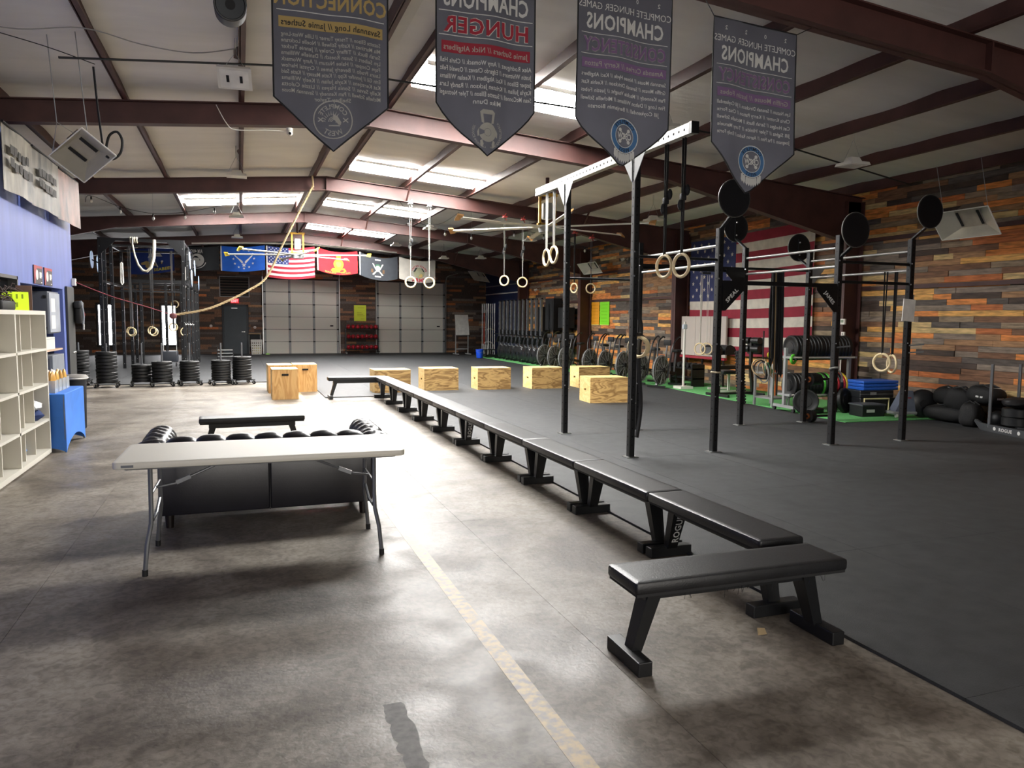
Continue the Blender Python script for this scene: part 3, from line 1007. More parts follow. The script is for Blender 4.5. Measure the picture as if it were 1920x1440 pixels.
# posters on the blue wall
M_RED = mat('red_print', '#a23238', .6)
for i, (y, lab) in enumerate(((11.93, 'left of two small black and red signs on the blue wall'), (12.51, 'right of two small black and red signs on the blue wall'))):
    t = thing('wall_sign', lab, 'sign', (XB+.008, y, 2.2), PI/2)
    MB().box((0, 0, 0), (.46, .012, .25)).build('board', mat('sign_black', '#2b2226', .5), t)
    q = MB().add([(-.23, -.0075, .125), (-.05, -.0075, .125), (-.20, -.0075, -.125), (-.23, -.0075, -.125)], [(0, 1, 2, 3)]); q.span((-.23, -.0078, .09), (.23, -.0074, .125)); q.build('red_flash', M_RED, t)
    q = MB(); q.add([(x, -.009, y2) for x, y2 in circle(.07, 20, -.08, 0)], [tuple(range(20))]); q.box((.10, -.009, .0), (.10, .001, .085)); q.box((.16, -.009, .01), (.03, .001, .06))
    q.box((.15, -.009, -.10), (.06, .001, .012)); q.build('white_marks', M_PRINTW, t)
# alcove: grey cabinet above, box, low cabinet
M_CABG = mat('grey_cabinet', '#585b63', .45, var=.05)
t = thing('wall_cabinet', 'grey steel cabinet mounted high in the blue wall alcove', 'cabinet', (-3.1, 13.0, 1.38))
MB().rbox((0, 0, .31), (.92, .70, .62), .01, e=.006).build('body', M_CABG, t)
MB().span((.462, -.33, .02), (.478, .33, .60)).build('door', mat('cabinet_door_light', '#9ea4ae', .45), t)
for zz in (.42, .17):
    MB().span((.479, -.25, zz-.10), (.481, .0, zz+.10)).build('paper_notice', M_PRINTW, t)
hh = MB()
for zz in (.08, .54):
    hh.span((.40, -.36, zz-.02), (.44, -.349, zz+.02))
hh.build('hinges', M_BLACKM, t)
t = thing('ledge_shelf', 'thin pale wall ledge under the grey alcove cabinet', 'shelf', (-2.9, 12.9, 1.12))
MB().span((-.6, -.55, 0), (.28, .5, .025)).build('board', mat('pale_wood', '#c3a78f', .5), t)
t = thing('white_carton', 'white box sitting on the ledge under the cabinet', 'box', (-2.86, 12.75, 1.145))
MB().rbox((0, 0, .09), (.42, .60, .18), .008, e=.004).build('carton', M_WHITE, t)
MB().span((-.21, -.302, .15), (.211, .30, .156)).build('lid_seam', M_GREYST, t)
t = thing('small_carton', 'tiny white pack in front of the white box on the ledge', 'box', (-2.72, 12.40, 1.145))
MB().rbox((0, 0, .05), (.09, .06, .10), .006, e=.004).build('carton', mat('pack_white', '#c8cfce', .5), t)
t = thing('low_cabinet', 'grey floor cabinet with dark doors standing under the ledge', 'cabinet', (-3.02, 12.95, 0))
MB().rbox((0, 0, .53), (.86, .76, 1.06), .01, e=.006).build('body', mat('low_cabinet_grey', '#7d838b', .5), t)
for k in (0, 1):
    dr = MB().span((-.40+k*.41, -.395, .06), (-.01+k*.40, -.381, 1.02)).build('door', M_CABG, t)
    MB().cyl((-.04+k*.08, -.395, .6), (-.04+k*.08, -.42, .6), .015).build('knob', M_BLACKM, dr)
# black board with weight vest beside the alcove
t = thing('wall_panel_board', 'tall black board fixed to the end of the blue wall', 'board', (XB+.02, 13.86, 0), PI/2)
MB().span((-.25, -.015, .35), (.25, .015, 2.11)).build('board', mat('charcoal_board', '#2c2d2c', .6), t)
q = MB()
for k in (0, 1):
    q.sph((.02+k*.12, -.02, 1.05), .022, 8, 6)
q.build('hooks', M_CHROME, t, True)
t = thing('weight_vest', 'black and grey weight vest hanging at the blue wall corner', 'vest', (XB+.10, 14.10, 1.42)); t.scale = (.78, .78, .78)
q = MB().rbox((0, 0, .30), (.14, .26, .34), .05, e=.04); q.build('body', M_BLACKM, t, True)
q = MB().rbox((0, -.02, .52), (.16, .34, .16), .06, e=.05); q.build('shoulder_pad', mat('vest_dark', '#232428', .7), t, True)
MB().tube([(.06, -.12, .60), (.085, -.06, .42), (.08, .02, .26), (.07, .0, .12)], .022, 7).build('grey_strap', mat('vest_grey', '#8b9099', .6), t, True)
MB().tube([(.03, .02, .22), (.07, .07, .10), (.06, .10, .0)], .018, 7).build('white_strap', M_PRINTW, t, True)
MB().tube([(.05, .14, .42), (.075, .17, .32), (.06, .16, .22)], .012, 6).build('red_strap', M_RED, t, True)
t = thing('wall_sensor', 'small white box at the blue wall corner holding the red cord', 'sensor', (XB+.03, 14.18, 2.2))
MB().rbox((0, 0, 0), (.06, .10, .12), .01, e=.008).build('housing', M_WHITE, t)
# blue draped table
t = thing('draped_table', 'small table under a stretched bright blue cover beside the shelf', 'table', (-2.30, 10.80, 0))
wx, wy, hz = .30, .58, .70
q = MB()
NS = 12
vs = []
def skirt(x0, y0, x1, y1, arch):
    vs = []; fs = []
    for i in range(NS+1):
        u = i/NS; x = x0+(x1-x0)*u; y = y0+(y1-y0)*u
        a = arch*max(0, math.sin(PI*u))**.7
        inn = .03*math.sin(PI*u)
        nx, ny = (y1-y0), -(x1-x0); L = math.hypot(nx, ny)
        for j in range(5):
            w = j/4
            zz = a+(hz-a)*w
            k = math.sin(PI*w)*inn
            vs.append((x-nx/L*k, y-ny/L*k, zz))
    for i in range(NS):
        for j in range(4):
            fs.append((i*5+j, (i+1)*5+j, (i+1)*5+j+1, i*5+j+1))
    return vs, fs
for a in ((-wx, -wy, wx, -wy, .07), (wx, -wy, wx, wy, .16), (wx, wy, -wx, wy, .07), (-wx, wy, -wx, -wy, .16)):
    q.add(*skirt(*a))
q.rbox((0, 0, hz), (2*wx, 2*wy, .02), .02, e=.008)
q.build('cover', M_BLUECL, t, True)
for sx in (-1, 1):
    for sy in (-1, 1):
        MB().cyl((sx*(wx-.012), sy*(wy-.012), 0), (sx*(wx-.012), sy*(wy-.012), .69), .012).build('leg', M_TUBE, t)
# clear bins with snack packs
M_CLEAR = mat('clear_acrylic', '#dfe6ea', .08, alpha=.35, var=.0)
rr = random.Random(4)
for i in range(4):
    y = 10.43+i*.21
    t = thing('clear_bin', ['nearest clear bin of the row on the blue table', 'second clear bin of the row on the blue table', 'third clear bin of the row on the blue table', 'farthest clear bin of the row on the blue table'][i], 'bin', (-2.26, y, .71), group='clear bins on the blue table')
    q = MB()
    q.span((-.12, -.09, 0), (.14, .09, .005)); q.span((-.12, -.09, 0), (-.115, .09, .15)); q.span((.135, -.09, 0), (.14, .09, .15)); q.span((-.12, -.09, 0), (.14, -.085, .15)); q.span((-.12, .085, 0), (.14, .09, .15))
    q.build('bin', M_CLEAR, t)
    for k in range(3):
        c = ('#b98a3e', '#c79a48', '#8a5a3a', '#e3ddd2')[(i+k*(i > 1)) % 4]
        p = thing('snack_pack', ['tan snack pack in the nearest clear bin', 'golden snack pack in the second clear bin', 'brown snack pack in the third clear bin', 'white and brown snack pack in the farthest clear bin'][i], 'snack', (-2.30+.07*k, y, .72), rr.uniform(-.3, .3), group='snack packs in clear bins %d' % i)
        MB().sph((0, 0, .125), (.028, .07, .12), 10, 7, rot(rr.uniform(-.15, .15))).build('pouch', mat('pouch_'+c, c, .4), p, True)
# black bin
t = thing('trash_can', 'black trash can with a pale rim beside the blue table', 'trash can', (-2.28, 12.35, 0))
MB().lathe([(.12, 0), (.135, .02), (.152, .70), (.155, .735)], 18).build('body', M_BLACKM, t, True)
MB().lathe([(.165, .725), (.175, .745), (.175, .765), (.14, .79), (.04, .80)], 18).build('lid', mat('grey_lid', '#8d8983', .5), t, True)
MB().torus((0, 0, .745), (0, 0, 1), .168, .010).build('rim', M_WHITE, t, True)
# three large wall banners high on the blue wall
cols = ['#7a7466', '#6c675c', '#84685e']
for i, (y0, y1, lab) in enumerate(((9.95, 11.12, 'large faded photo banner high on the blue wall, nearest'), (11.22, 12.62, 'large faded photo banner high on the blue wall, middle'), (12.68, 14.08, 'large reddish photo banner high on the blue wall, farthest'))):
    t = thing('photo_banner', lab, 'banner', (-2.44, (y0+y1)/2, 3.06), PI/2, group='photo banners on the blue wall')
    w = y1-y0; hgt = .74
    m = mat('photo_print_%d' % i, cols[i], .55, var=.75, scale=3.4, stretch=(1, 1.5, .6))
    q = MB(); n = 14
    vs = []
    for a in range(n+1):
        for b_ in range(7):
            u = a/n; vv = b_/6
            vs.append((-w/2+w*u, .012*math.sin(u*9+i)*(1-vv*.7)+.012*math.cos(u*4), hgt*vv+.004*math.sin(u*PI)*(1-vv)))
    q.add(vs, [(a*7+b_, (a+1)*7+b_, (a+1)*7+b_+1, a*7+b_+1) for a in range(n) for b_ in range(6)])
    q.v += [(x, y+.004, z) for x, y, z in q.v]; k = (n+1)*7
    q.f += [tuple(v+k for v in reversed(f)) for f in q.f]; q.m = [0]*len(q.f)
    q.build('cloth', m, t, True)
    rr = random.Random(40+i)
    for row in range((2, 2, 0)[i]):                     # rows of faded, illegible dark print
        q = MB(); x = -w*.36
        while x < w*.32:
            ww = rr.uniform(.10, .20)
            zz = hgt*(.62-.20*row)+rr.uniform(-.02, .02)
            q.span((x, -.030, zz-.05), (x+ww, -.027, zz+.05)); x += ww+rr.uniform(.015, .05)
        q.build('faded_print', mat('faded_dark_print_%d' % i, ('#3c3a36', '#383632', '#4a3632')[i], .7, var=.4, scale=6), t)
    q = MB()
    for xx in (-w*.42, w*.42 if i < 2 else w*.05):
        q.span((xx-.012, 0, hgt-.012), (xx+.012, .155, hgt+.012))
    q.build('wall_bracket', M_BLACKP, t)
    MB().cyl((-w/2, 0, hgt), (w/2, 0, hgt), .015).build('hem_rod', M_BLACKM, t)

# ------------------------------------------------------------------ stacks of bumper plates on dollies
plate_me = {}
def plate_mesh(h, R=.225, m=None, key='k'):
    k = (round(h, 3), R, key)
    if k not in plate_me:
        q = MB()
        prof = [(.028, 0), (.10, 0), (.105, .008), (.17, .008), (.18, 0), (R-.012, 0), (R, .012), (R, h-.012), (R-.012, h), (.18, h), (.17, h-.008), (.105, h-.008), (.10, h), (.028, h)]
        q.lathe(prof, 28)
        plate_me[k] = q.mesh('bumper_plate', m or M_RUBPLATE, True)
    return plate_me[k]
STK = [(-3.62, 20.15, 10, .071, 'leftmost stack by the blue wall corner'), (-2.93, 19.45, 9, .078, 'tallest front plate stack'),
       (-2.21, 19.60, 5, .078, 'lowest plate stack'), (-1.76, 19.42, 6, .078, 'stack touching the lowest one'),
       (-1.17, 19.60, 7, .066, 'lone stack under the rope'), (-.46, 19.50, 8, .060, 'left stack nearest the plywood boxes'), (.02, 19.62, 9, .062, 'right stack nearest the plywood boxes')]
dolly0 = None
for i, (x, y, n, h, lab) in enumerate(STK):
    lab_d = 'wheeled dolly carrying the '+lab
    zb0 = .0
    if dolly0 is None:
        d = thing('plate_dolly', lab_d, 'dolly', (x, y, 0), PI/4)
        MB().lathe([(.02, .115), (.24, .115), (.24, .125), (.02, .125)], 20).build('deck', M_BLACKP, d)
        q = MB(); q.bar((-.33, -.0, .105), (.33, 0, .105), .05, .02); q.bar((0, -.33, .105), (0, .33, .105), .05, .02); q.build('cross_frame', M_BLACKP, d)
        for a in range(4):
            cx, cy = .31*math.cos(a*PI/2), .31*math.sin(a*PI/2)
            c = MB().cyl((cx-.016, cy, .042), (cx+.016, cy, .042), .042, n=14).build('caster_wheel', M_BLACKM, d, True)
            q = MB(); q.bar((cx-.022, cy, .042), (cx-.022, cy, .10), .04, .005); q.bar((cx+.022, cy, .042), (cx+.022, cy, .10), .04, .005); q.cyl((cx-.024, cy, .042), (cx+.024, cy, .042), .012); q.build('caster_fork', M_CHROME, c)
        MB().cyl((0, 0, .12), (0, 0, 1.02), .021, n=12).build('pole', M_TUBE, d, True)
        dolly0 = d
    else:
        d = dup(dolly0, (x, y, 0), PI/4+.05*i, lab_d)
    d['group'] = 'plate dollies along the mat edge'
    zb0 = .126
    pole = [c for c in d.children if c.name.startswith('pole')][0]
    ptop = {0: .9, 1: 1.05, 2: .93, 3: .95, 4: .96, 5: .93, 6: .96}[i]
    pole.scale = (1, 1, 1)
    for k in range(n):
        o = inst(plate_mesh(h-.004), 'bumper_plate', (x+random.uniform(-.006, .006), y+random.uniform(-.006, .006), zb0+k*h))
        tag(o, 'bumper plate, %s from the bottom, in the %s' % (ORD[k], lab) if k else 'bottom bumper plate of the '+lab, 'weight plate', 'plates in the '+lab)

# ------------------------------------------------------------------ left rig
def post_mesh(h, w=.075, holes=True, step=.11):
    q = MB(); q.rbox((0, 0, h/2), (w, w, h), .008, seg=2)
    if holes:
        z = .15
        while z < h-.05:
            for s in (-1, 1):
                q.cyl((s*(w/2-.002), 0, z), (s*(w/2+.0008), 0, z), .011, n=6, mi=1)
                q.cyl((0, s*(w/2-.002), z), (0, s*(w/2+.0008), z), .011, n=6, mi=1)
            z += step
    return q
t = thing('power_rig', 'tall black multi-station rig in the dark far left corner', 'rig', (0, 0, .018))
pm = post_mesh(3.68, .09, True, .33).mesh('post', [M_BLACKP, M_CHROME])
pm2 = post_mesh(2.75, .09, True, .33).mesh('post', [M_BLACKP, M_CHROME])
for x in (-3.42, -1.42):
    for j, y in enumerate((22.3, 24.15, 26.1, 28.0, 29.2)):
        inst(pm if j < 3 else pm2, 'post', (x, y, 0), None, None, t)
inst(pm, 'post', (-3.42, 22.95, 0), None, None, t)
inst(pm2, 'post', (-2.9, 26.1, 0), None, None, t); inst(pm2, 'post', (-2.35, 28.0, 0), None, None, t); inst(pm2, 'post', (-1.95, 29.2, 0), None, None, t)
for y, z, h in ((22.3, 3.64, .08), (24.15, 3.64, .06), (26.1, 3.64, .06), (26.1, 2.72, .10), (28.0, 2.7, .05), (29.2, 2.6, .04), (24.15, 2.35, .04)):
    MB().span((-3.42, y-h/2, z-h/2), (-1.42, y+h/2, z+h/2)).build('crossbar', M_BLACKP, t)
for x in (-3.42, -1.42):
    for z in (3.64, 2.55):
        MB().span((x-.03, 22.3, z-.03), (x+.03, 29.2 if z < 3 else 26.1, z+.03)).build('side_beam', M_BLACKP, t)
    for yy, zz in ((22.3, 3.55),):
        s = 1 if x < -2 else -1
        MB().prism([(0, 0), (s*.34, 0), (0, -.34)], -.006, .006, T(x+s*.04, yy-.045, 3.6) @ rot(PI/2)).build('gusset', M_BLACKP, t)
vs, fs = fit_text('ROGUE', .5, .07, .02)
MB().add([(-y, 0, x) for x, y in vs], fs, T(-1.42, 22.3-.043, 2.2)).build('lettering', M_PRINTW, t, label='white vertical lettering on the right front post')
for i, (x, y, z) in enumerate(((-3.62, 22.35, 3.1), (-3.56, 22.9, 3.02), (-3.6, 24.1, 2.98), (-1.25, 22.3, 3.15), (-1.24, 22.8, 2.7), (-1.22, 24.1, 3.05), (-1.22, 26.1, 2.7))):
    p = MB().cyl((x-.008, y, z), (x+.008, y, z), .23, n=22).build('target_disc', mat('blue_lit_target', '#9fb4d2', .5), t, True)  # blue tint of the light is put into the disc colour
    MB().bar((x, y, z), (x+(.2 if x < -2 else -.18), y, z-.1), .03, .03).build('target_arm', M_BLACKP, p)
j = MB()
for k in range(4):
    j.tube([(-1.40+.06*k, 22.2, 1.45), (-1.38+.06*k, 22.1, 1.38), (-1.36+.06*k, 22.05, 1.42)], .008, 5)
j.build('j_hooks', M_CHROME, t, True)
def draped(name, lab, cat, pts, r, m, group=None):
    o = MB().tube(pts, r, 8).build(name, m, None, True)
    return tag(o, lab, cat, group)
cat_pts = [(-2.62, 22.2, 3.72), (-2.63, 22.18, 3.55), (-2.58, 22.18, 3.25), (-2.5, 22.18, 3.0), (-2.40, 22.18, 2.86), (-2.30, 22.18, 2.84), (-2.2, 22.18, 2.95), (-2.13, 22.18, 3.2), (-2.11, 22.2, 3.5), (-2.11, 22.24, 3.68)]
draped('climbing_rope', 'white thick rope looped over the top bar of the left rig', 'rope', cat_pts, [.02, .022, .024, .028, .034, .038, .042, .044, .044, .04], mat('white_rope', '#cfc9b8', .8))
q = MB()
for k in range(4):
    q.torus((-2.68+.05*k, 22.3, 3.66), (1, 0, 0), .07, .018, 16, 6)
tag(q.build('rope_coil', mat('white_rope', '#cfc9b8', .8), None, True), 'white rope coils wrapped round the left rig top bar', 'rope')
# white curtains of resistance bands at the rig sides
for i, (x, y, z0, z1) in enumerate(((-3.16, 24.15, 2.55, 3.15), (-1.62, 26.1, 2.55, 3.2))):
    q = MB().tube([(x-.02, y, z1), (x-.03, y, z0+.06), (x, y, z0), (x+.03, y, z0+.06), (x+.02, y, z1), (x, y, z1+.03)], .022, 6, True)
    tag(q.build('resistance_band', mat('white_band', '#d9d6cf', .6), None, True), ['white band hanging inside the left rig near the flag', 'white band hanging on the right beam of the left rig'][i], 'band')
def ring(name, lab, c, axis, top, strap, Rr=.102, r=.015, group=None, buckle=True, gap=.02):
    t = thing(name, lab, 'gym ring', c, group=group)
    MB().torus((0, 0, 0), axis, Rr, r, 26, 8).build('ring', M_RING, t, True)
    a = V(axis).cross(V((0, 0, 1)))
    a = a.normalized() if a.length > .1 else V((1, 0, 0))
    zt = top-c[2]
    s = MB()
    for sg in (-1, 1):
        s.bar(V((0, 0, Rr))+a*sg*gap*.2, V((0, 0, zt))+a*sg*gap, .030, .004, up=a)
    s.build('strap', strap, t)
    if buckle:
        b = MB().rbox((0, 0, Rr+.45*(zt-Rr)), (.06, .05, .07), .01, e=.01); b.sph((.03, -.03, Rr+.45*(zt-Rr)+.07), (.03, .03, .06), 8, 6); b.sph((-.02, .02, Rr+.45*(zt-Rr)-.08), (.03, .025, .06), 8, 6)
        b.build('buckle', M_BLACKM, t, True)
    return t
RL = [((-2.88, 23.6, 1.20), 'leftmost pair of rings in the left rig, front ring'), ((-2.95, 23.9, 1.22), 'leftmost pair of rings in the left rig, rear ring'), ((-2.36, 24.0, 1.20), 'second pair of rings in the left rig, front ring'), ((-2.44, 24.3, 1.23), 'second pair of rings in the left rig, rear ring'),
      ((-1.88, 24.6, 1.33), 'raised third pair of rings in the left rig, front ring'), ((-1.92, 24.9, 1.33), 'raised third pair of rings in the left rig, rear ring'), ((-1.55, 24.2, 1.20), 'ring nearest the bright far window in the left rig'), ((-2.02, 27.2, 2.05), 'single small ring hung high above the far window')]
for c, lab in RL:
    ring('gym_ring', 'wooden '+lab, c, (.35, 1, 0), 3.6 if c[2] < 2 else 2.9, M_BSTRAP, .115, .017, 'rings hanging in the left rig', False)
# small fan bike and storage behind rig
t = thing('storage_rack', 'small dark wire rack on the floor right of the left rig', 'rack', (-.55, 30.6, .018))
for zz in (.12, .24, .36):
    MB().span((-.28, -.2, zz), (.28, .2, zz+.025)).build('shelf', M_GREYST, t)
for sx in (-1, 1):
    for sy in (-1, 1):
        MB().span((sx*.28-.012, sy*.2-.012, 0), (sx*.28+.012, sy*.2+.012, .5)).build('upright', M_BLACKP, t)
t = thing('kettlebell_cart', 'dark wheeled cart in the shadow inside the left rig', 'cart', (-2.2, 27.0, .018))
MB().rbox((0, 0, .32), (.5, .4, .36), .04, e=.03).build('body', mat('dark_grey_plastic', '#33363c', .35), t, True)
for s in (-1, 1):
    MB().cyl((s*.2-.02, -.18, .06), (s*.2+.02, -.18, .06), .06, n=14).build('wheel', M_BLACKM, t, True)
MB().tube([(-.2, .15, .5), (-.2, .2, .9), (.2, .2, .9), (.2, .15, .5)], .015).build('handle', M_CHROME, t, True)

# ------------------------------------------------------------------ rope with red cord
rp = [(1.60, 17.5, 4.60), (1.48, 17.45, 4.35), (1.26, 17.3, 3.93), (.90, 17.1, 3.21), (.55, 16.9, 2.50), (.17, 16.6, 2.20), (-.25, 16.3, 1.96), (-.64, 16.0, 1.79), (-1.17, 15.7, 1.68)]
def smooth(pts, k=6):
    P = [V(p) for p in pts]; out = []
    for i in range(len(P)-1):
        p0 = P[max(0, i-1)]; p1 = P[i]; p2 = P[i+1]; p3 = P[min(len(P)-1, i+2)]
        for j in range(k):
            t = j/k
            out.append(.5*((2*p1)+(p2-p0)*t+(2*p0-5*p1+4*p2-p3)*t*t+(3*p1-p0-3*p2+p3)*t**3))
    out.append(P[-1])
    return out
SP = smooth(rp, 14)
t = thing('climbing_rope', 'thick tan climbing rope tied back from the ridge toward the wall', 'rope')
for st in range(3):
    pts = []
    L = 0
    for i, p in enumerate(SP):
        if i: L += (p-SP[i-1]).length
        a = L*26+st*2*PI/3
        d = (SP[min(i+1, len(SP)-1)]-SP[max(i-1, 0)]).normalized()
        B = basis(d)
        pts.append(p+(B.col[0].xyz*math.cos(a)+B.col[1].xyz*math.sin(a))*.012)
    # dense resample so that the lay of the strands reads
    MB().tube(smooth(pts, 3), .0135, 6).build('strand', mat('manila', '#a08c69', .85, var=.2, scale=40), t, True)
MB().tube([(1.60, 17.5, 4.55), (1.58, 17.44, 4.78), (1.62, 17.6, 4.84), (1.64, 17.72, 4.6), (1.6, 17.55, 4.5)], .022, 7).build('beam_wrap', mat('manila', '#a08c69', .85), t, True)
MB().sph((-1.2, 15.68, 1.66), (.07, .05, .06), 10, 7).build('end_knot', mat('knot_red', '#7a4a4a', .8), t, True)
MB().tube([(-1.2, 15.68, 1.62), (-1.19, 15.67, 1.42)], .018, 6).build('tail', M_BLACKM, t)
draped('tie_cord', 'thin red cord from the blue wall corner to the rope end', 'cord', smooth([(XB+.05, 14.18, 2.2), (-2.1, 14.7, 1.99), (-1.6, 15.25, 1.82), (-1.2, 15.68, 1.67)], 5), .008, mat('red_cord', '#7d3440', .8))

# ------------------------------------------------------------------ cloth helper for flags and banners
cat_thick = False
class Cloth:
    """maps (u right, v down) in metres to the sheet, u=0 at the left edge"""
    def __init__(s, name, label, cat, loc, w, h, rz, sag=0.0, wave=.02, seed=0, slope=0.0, group=None):
        s.t = thing(name, label, cat, loc, rz, group)
        s.w, s.h, s.sag, s.wave, s.seed, s.slope = w, h, sag, wave, seed, slope
    def P(s, u, v, off=0.0):
        a = u/s.w
        z = -v - s.sag*4*a*(1-a) - s.slope*u
        y = s.wave*(math.sin(a*7+s.seed)*.6+math.sin(a*13+2*s.seed+v*2)*.4)*(.3+.7*min(1, v/s.h))
        return (u, y-off, z)
    def sheet(s, outline_v, m, name='cloth', n=20, k=14, u0=0, u1=None, v0=0, thick=.003, off=0.0):
        u1 = s.w if u1 is None else u1
        q = MB(); vs = []
        for i in range(n+1):
            u = u0+(u1-u0)*i/n
            vb = outline_v(u) if callable(outline_v) else outline_v
            for j in range(k+1):
                vs.append(s.P(u, v0+(vb-v0)*j/k, off))
        fs = [(i*(k+1)+j, i*(k+1)+j+1, (i+1)*(k+1)+j+1, (i+1)*(k+1)+j) for i in range(n) for j in range(k)]
        q.add(vs, fs)
        if thick and cat_thick:
            N = len(vs)
            q.v += [(x, y+thick, z) for x, y, z in q.v]
            q.f += [tuple(reversed([i+N for i in f])) for f in fs]; q.m = [0]*len(q.f)
        return q.build(name, m, s.t, True)
    def ink(s, geos, m, name, off=.004, mirror=False, label=None):
        """geos: list of (verts2d (x right, y up), faces, cu, cv)"""
        q = MB()
        for vs, fs, cu, cv in geos:
            if mirror:
                q.add([s.P(cu-x, cv-y, off) for x, y in vs], [tuple(reversed(f)) for f in fs])
            else:
                q.add([s.P(cu+x, cv-y, off) for x, y in vs], fs)
        return q.build(name, m, s.t, False, label)

# ------------------------------------------------------------------ champion banners on the near frame, printed for the far side
M_GOLD = cloth('gold_print', '#cdb070', .5, .05); M_REDP = cloth('bright_red_print', '#b8394a', .5, .05); M_PURP = cloth('purple_print', '#94749e', .5, .05); M_BLUP = cloth('roundel_blue', '#5d8cbf', .5, .05)
M_INK = cloth('dark_ink', '#2e2f35', .5, .05); M_GREYP = cloth('grey_print', '#c9c6bb', .5, .04)
M_BPRW = cloth('banner_white_print', '#efeee8', .5, .03)
def txt(s, w, h, bold=0.0):
    return fit_text(s, w, h, bold)
def banner(lab, x0, x1, ztop, zsh, ztip, layout, seed, slope, tipu=.5, rnd_=0.0):
    w = x1-x0
    c = Cloth('champion_banner', lab, 'banner', (x0, 5.62, ztop), w, ztop-zsh, .0, 0, .035, seed, slope, 'champion banners on the near beam')
    hs, ht = ztop-zsh, ztop-ztip
    def bottom(u):
        a = abs(u/w-tipu)/(tipu if u/w < tipu else 1-tipu)
        k = (1-a)
        if rnd_:
            k = k**(1-rnd_*.35)
        return hs+(ht-hs)*k
    c.sheet(bottom, M_CLOTH, n=28, k=18)
    hem = [c.P(0, 0, .001)]+[c.P(0, hs*i/6, .001) for i in range(1, 7)]+[c.P(w*i/16, bottom(w*i/16), .001) for i in range(1, 17)]+[c.P(w, hs*i/6, .001) for i in range(6, -1, -1)]
    MB().tube(hem, .006, 5, True).build('hem', M_BLACKM, c.t)
    for li, (m, name, geos) in enumerate(layout(w)):
        if name == 'name_lettering':
            for gg in geos:
                c.ink([gg], m, 'name_line', .006, True)
        else:
            c.ink(geos, m, name, .004+.0011*li, True)
    cz = V(c.P(0, 0)); cr = V(c.P(w, 0))
    st = MB(); st.tube([cz, cz+V((-.12, .0, .16))], .004, 5); st.tube([cr, cr+V((.16, .0, .08))], .004, 5)
    st.build('tie_cords', M_BLACKM, c.t)
    return c
def rect(w, h):
    n = 24; m = 1 if h < .02 else 3
    vs = [(-w/2+w*i/n, -h/2+h*j/m) for i in range(n+1) for j in range(m+1)]
    return vs, [(i*(m+1)+j, (i+1)*(m+1)+j, (i+1)*(m+1)+j+1, i*(m+1)+j+1) for i in range(n) for j in range(m)]
def rule(w, th=.006):
    return rect(w, th)
def outl(s, w, h):
    return fit_text(s, w, h, .05), fit_text(s, w, h, .026)
def cfcw(cv, w):
    cu = w/2
    R = .135
    white = [ring2d(R*.98, R*1.04)+(cu, cv), ring2d(R*.66, R*.70)+(cu, cv)]
    for k in (-2.4, -1.8, -1.1, -.55, 0, .55, 1.1, 1.8, 2.4):
        a = math.radians(270+k*17)
        fx, fy = math.cos(a)*R*1.06, math.sin(a)*R*1.06
        white.append((*poly2d((-.011, 0), (.011, 0), (.013, -.05), (0, -.075), (-.013, -.05)), cu+fx, cv-fy))
    for a in (45, 135, 225, 315):
        white.append(([(x+math.cos(math.radians(a))*R*.47, y+math.sin(math.radians(a))*R*.47) for x, y in circle(.016, 10)], [tuple(range(10))], cu, cv))
    for a in (45, 135):
        ca, sa = math.cos(math.radians(a)), math.sin(math.radians(a))
        white.append(([(ca*p-sa*q, sa*p+ca*q) for p, q in ((-R*.45, -.004), (R*.45, -.004), (R*.45, .004), (-R*.45, .004))], [(0, 1, 2, 3)], cu, cv))
    t1 = bend_text('COMPLETE', R*.84, .045, 90, .01); t2 = bend_text('WEST', R*.84, .045, 270, .01, True)
    return [(M_BLUP, 'roundel', [ring2d(R*.69, R*.99)+(cu, cv)]), (M_BPRW, 'roundel_white', white),
            (M_INK, 'roundel_lettering', [t1+(cu, cv), t2+(cu, cv)]),
            (M_BPRW, 'roundel_initials', [txt('CFCW', .145, .05, .03)+(cu, cv)])]
def names(lines, w, v0, dv, size, wmax):
    g = []
    for i, s in enumerate(lines):
        vs, fs = text_geo(s, size, .012)
        x0 = min(a for a, _ in vs); x1 = max(a for a, _ in vs)
        k = min(1, wmax/(x1-x0))
        g.append(([(x*k, y) for x, y in vs], fs, w/2, v0+dv*i))
    return g
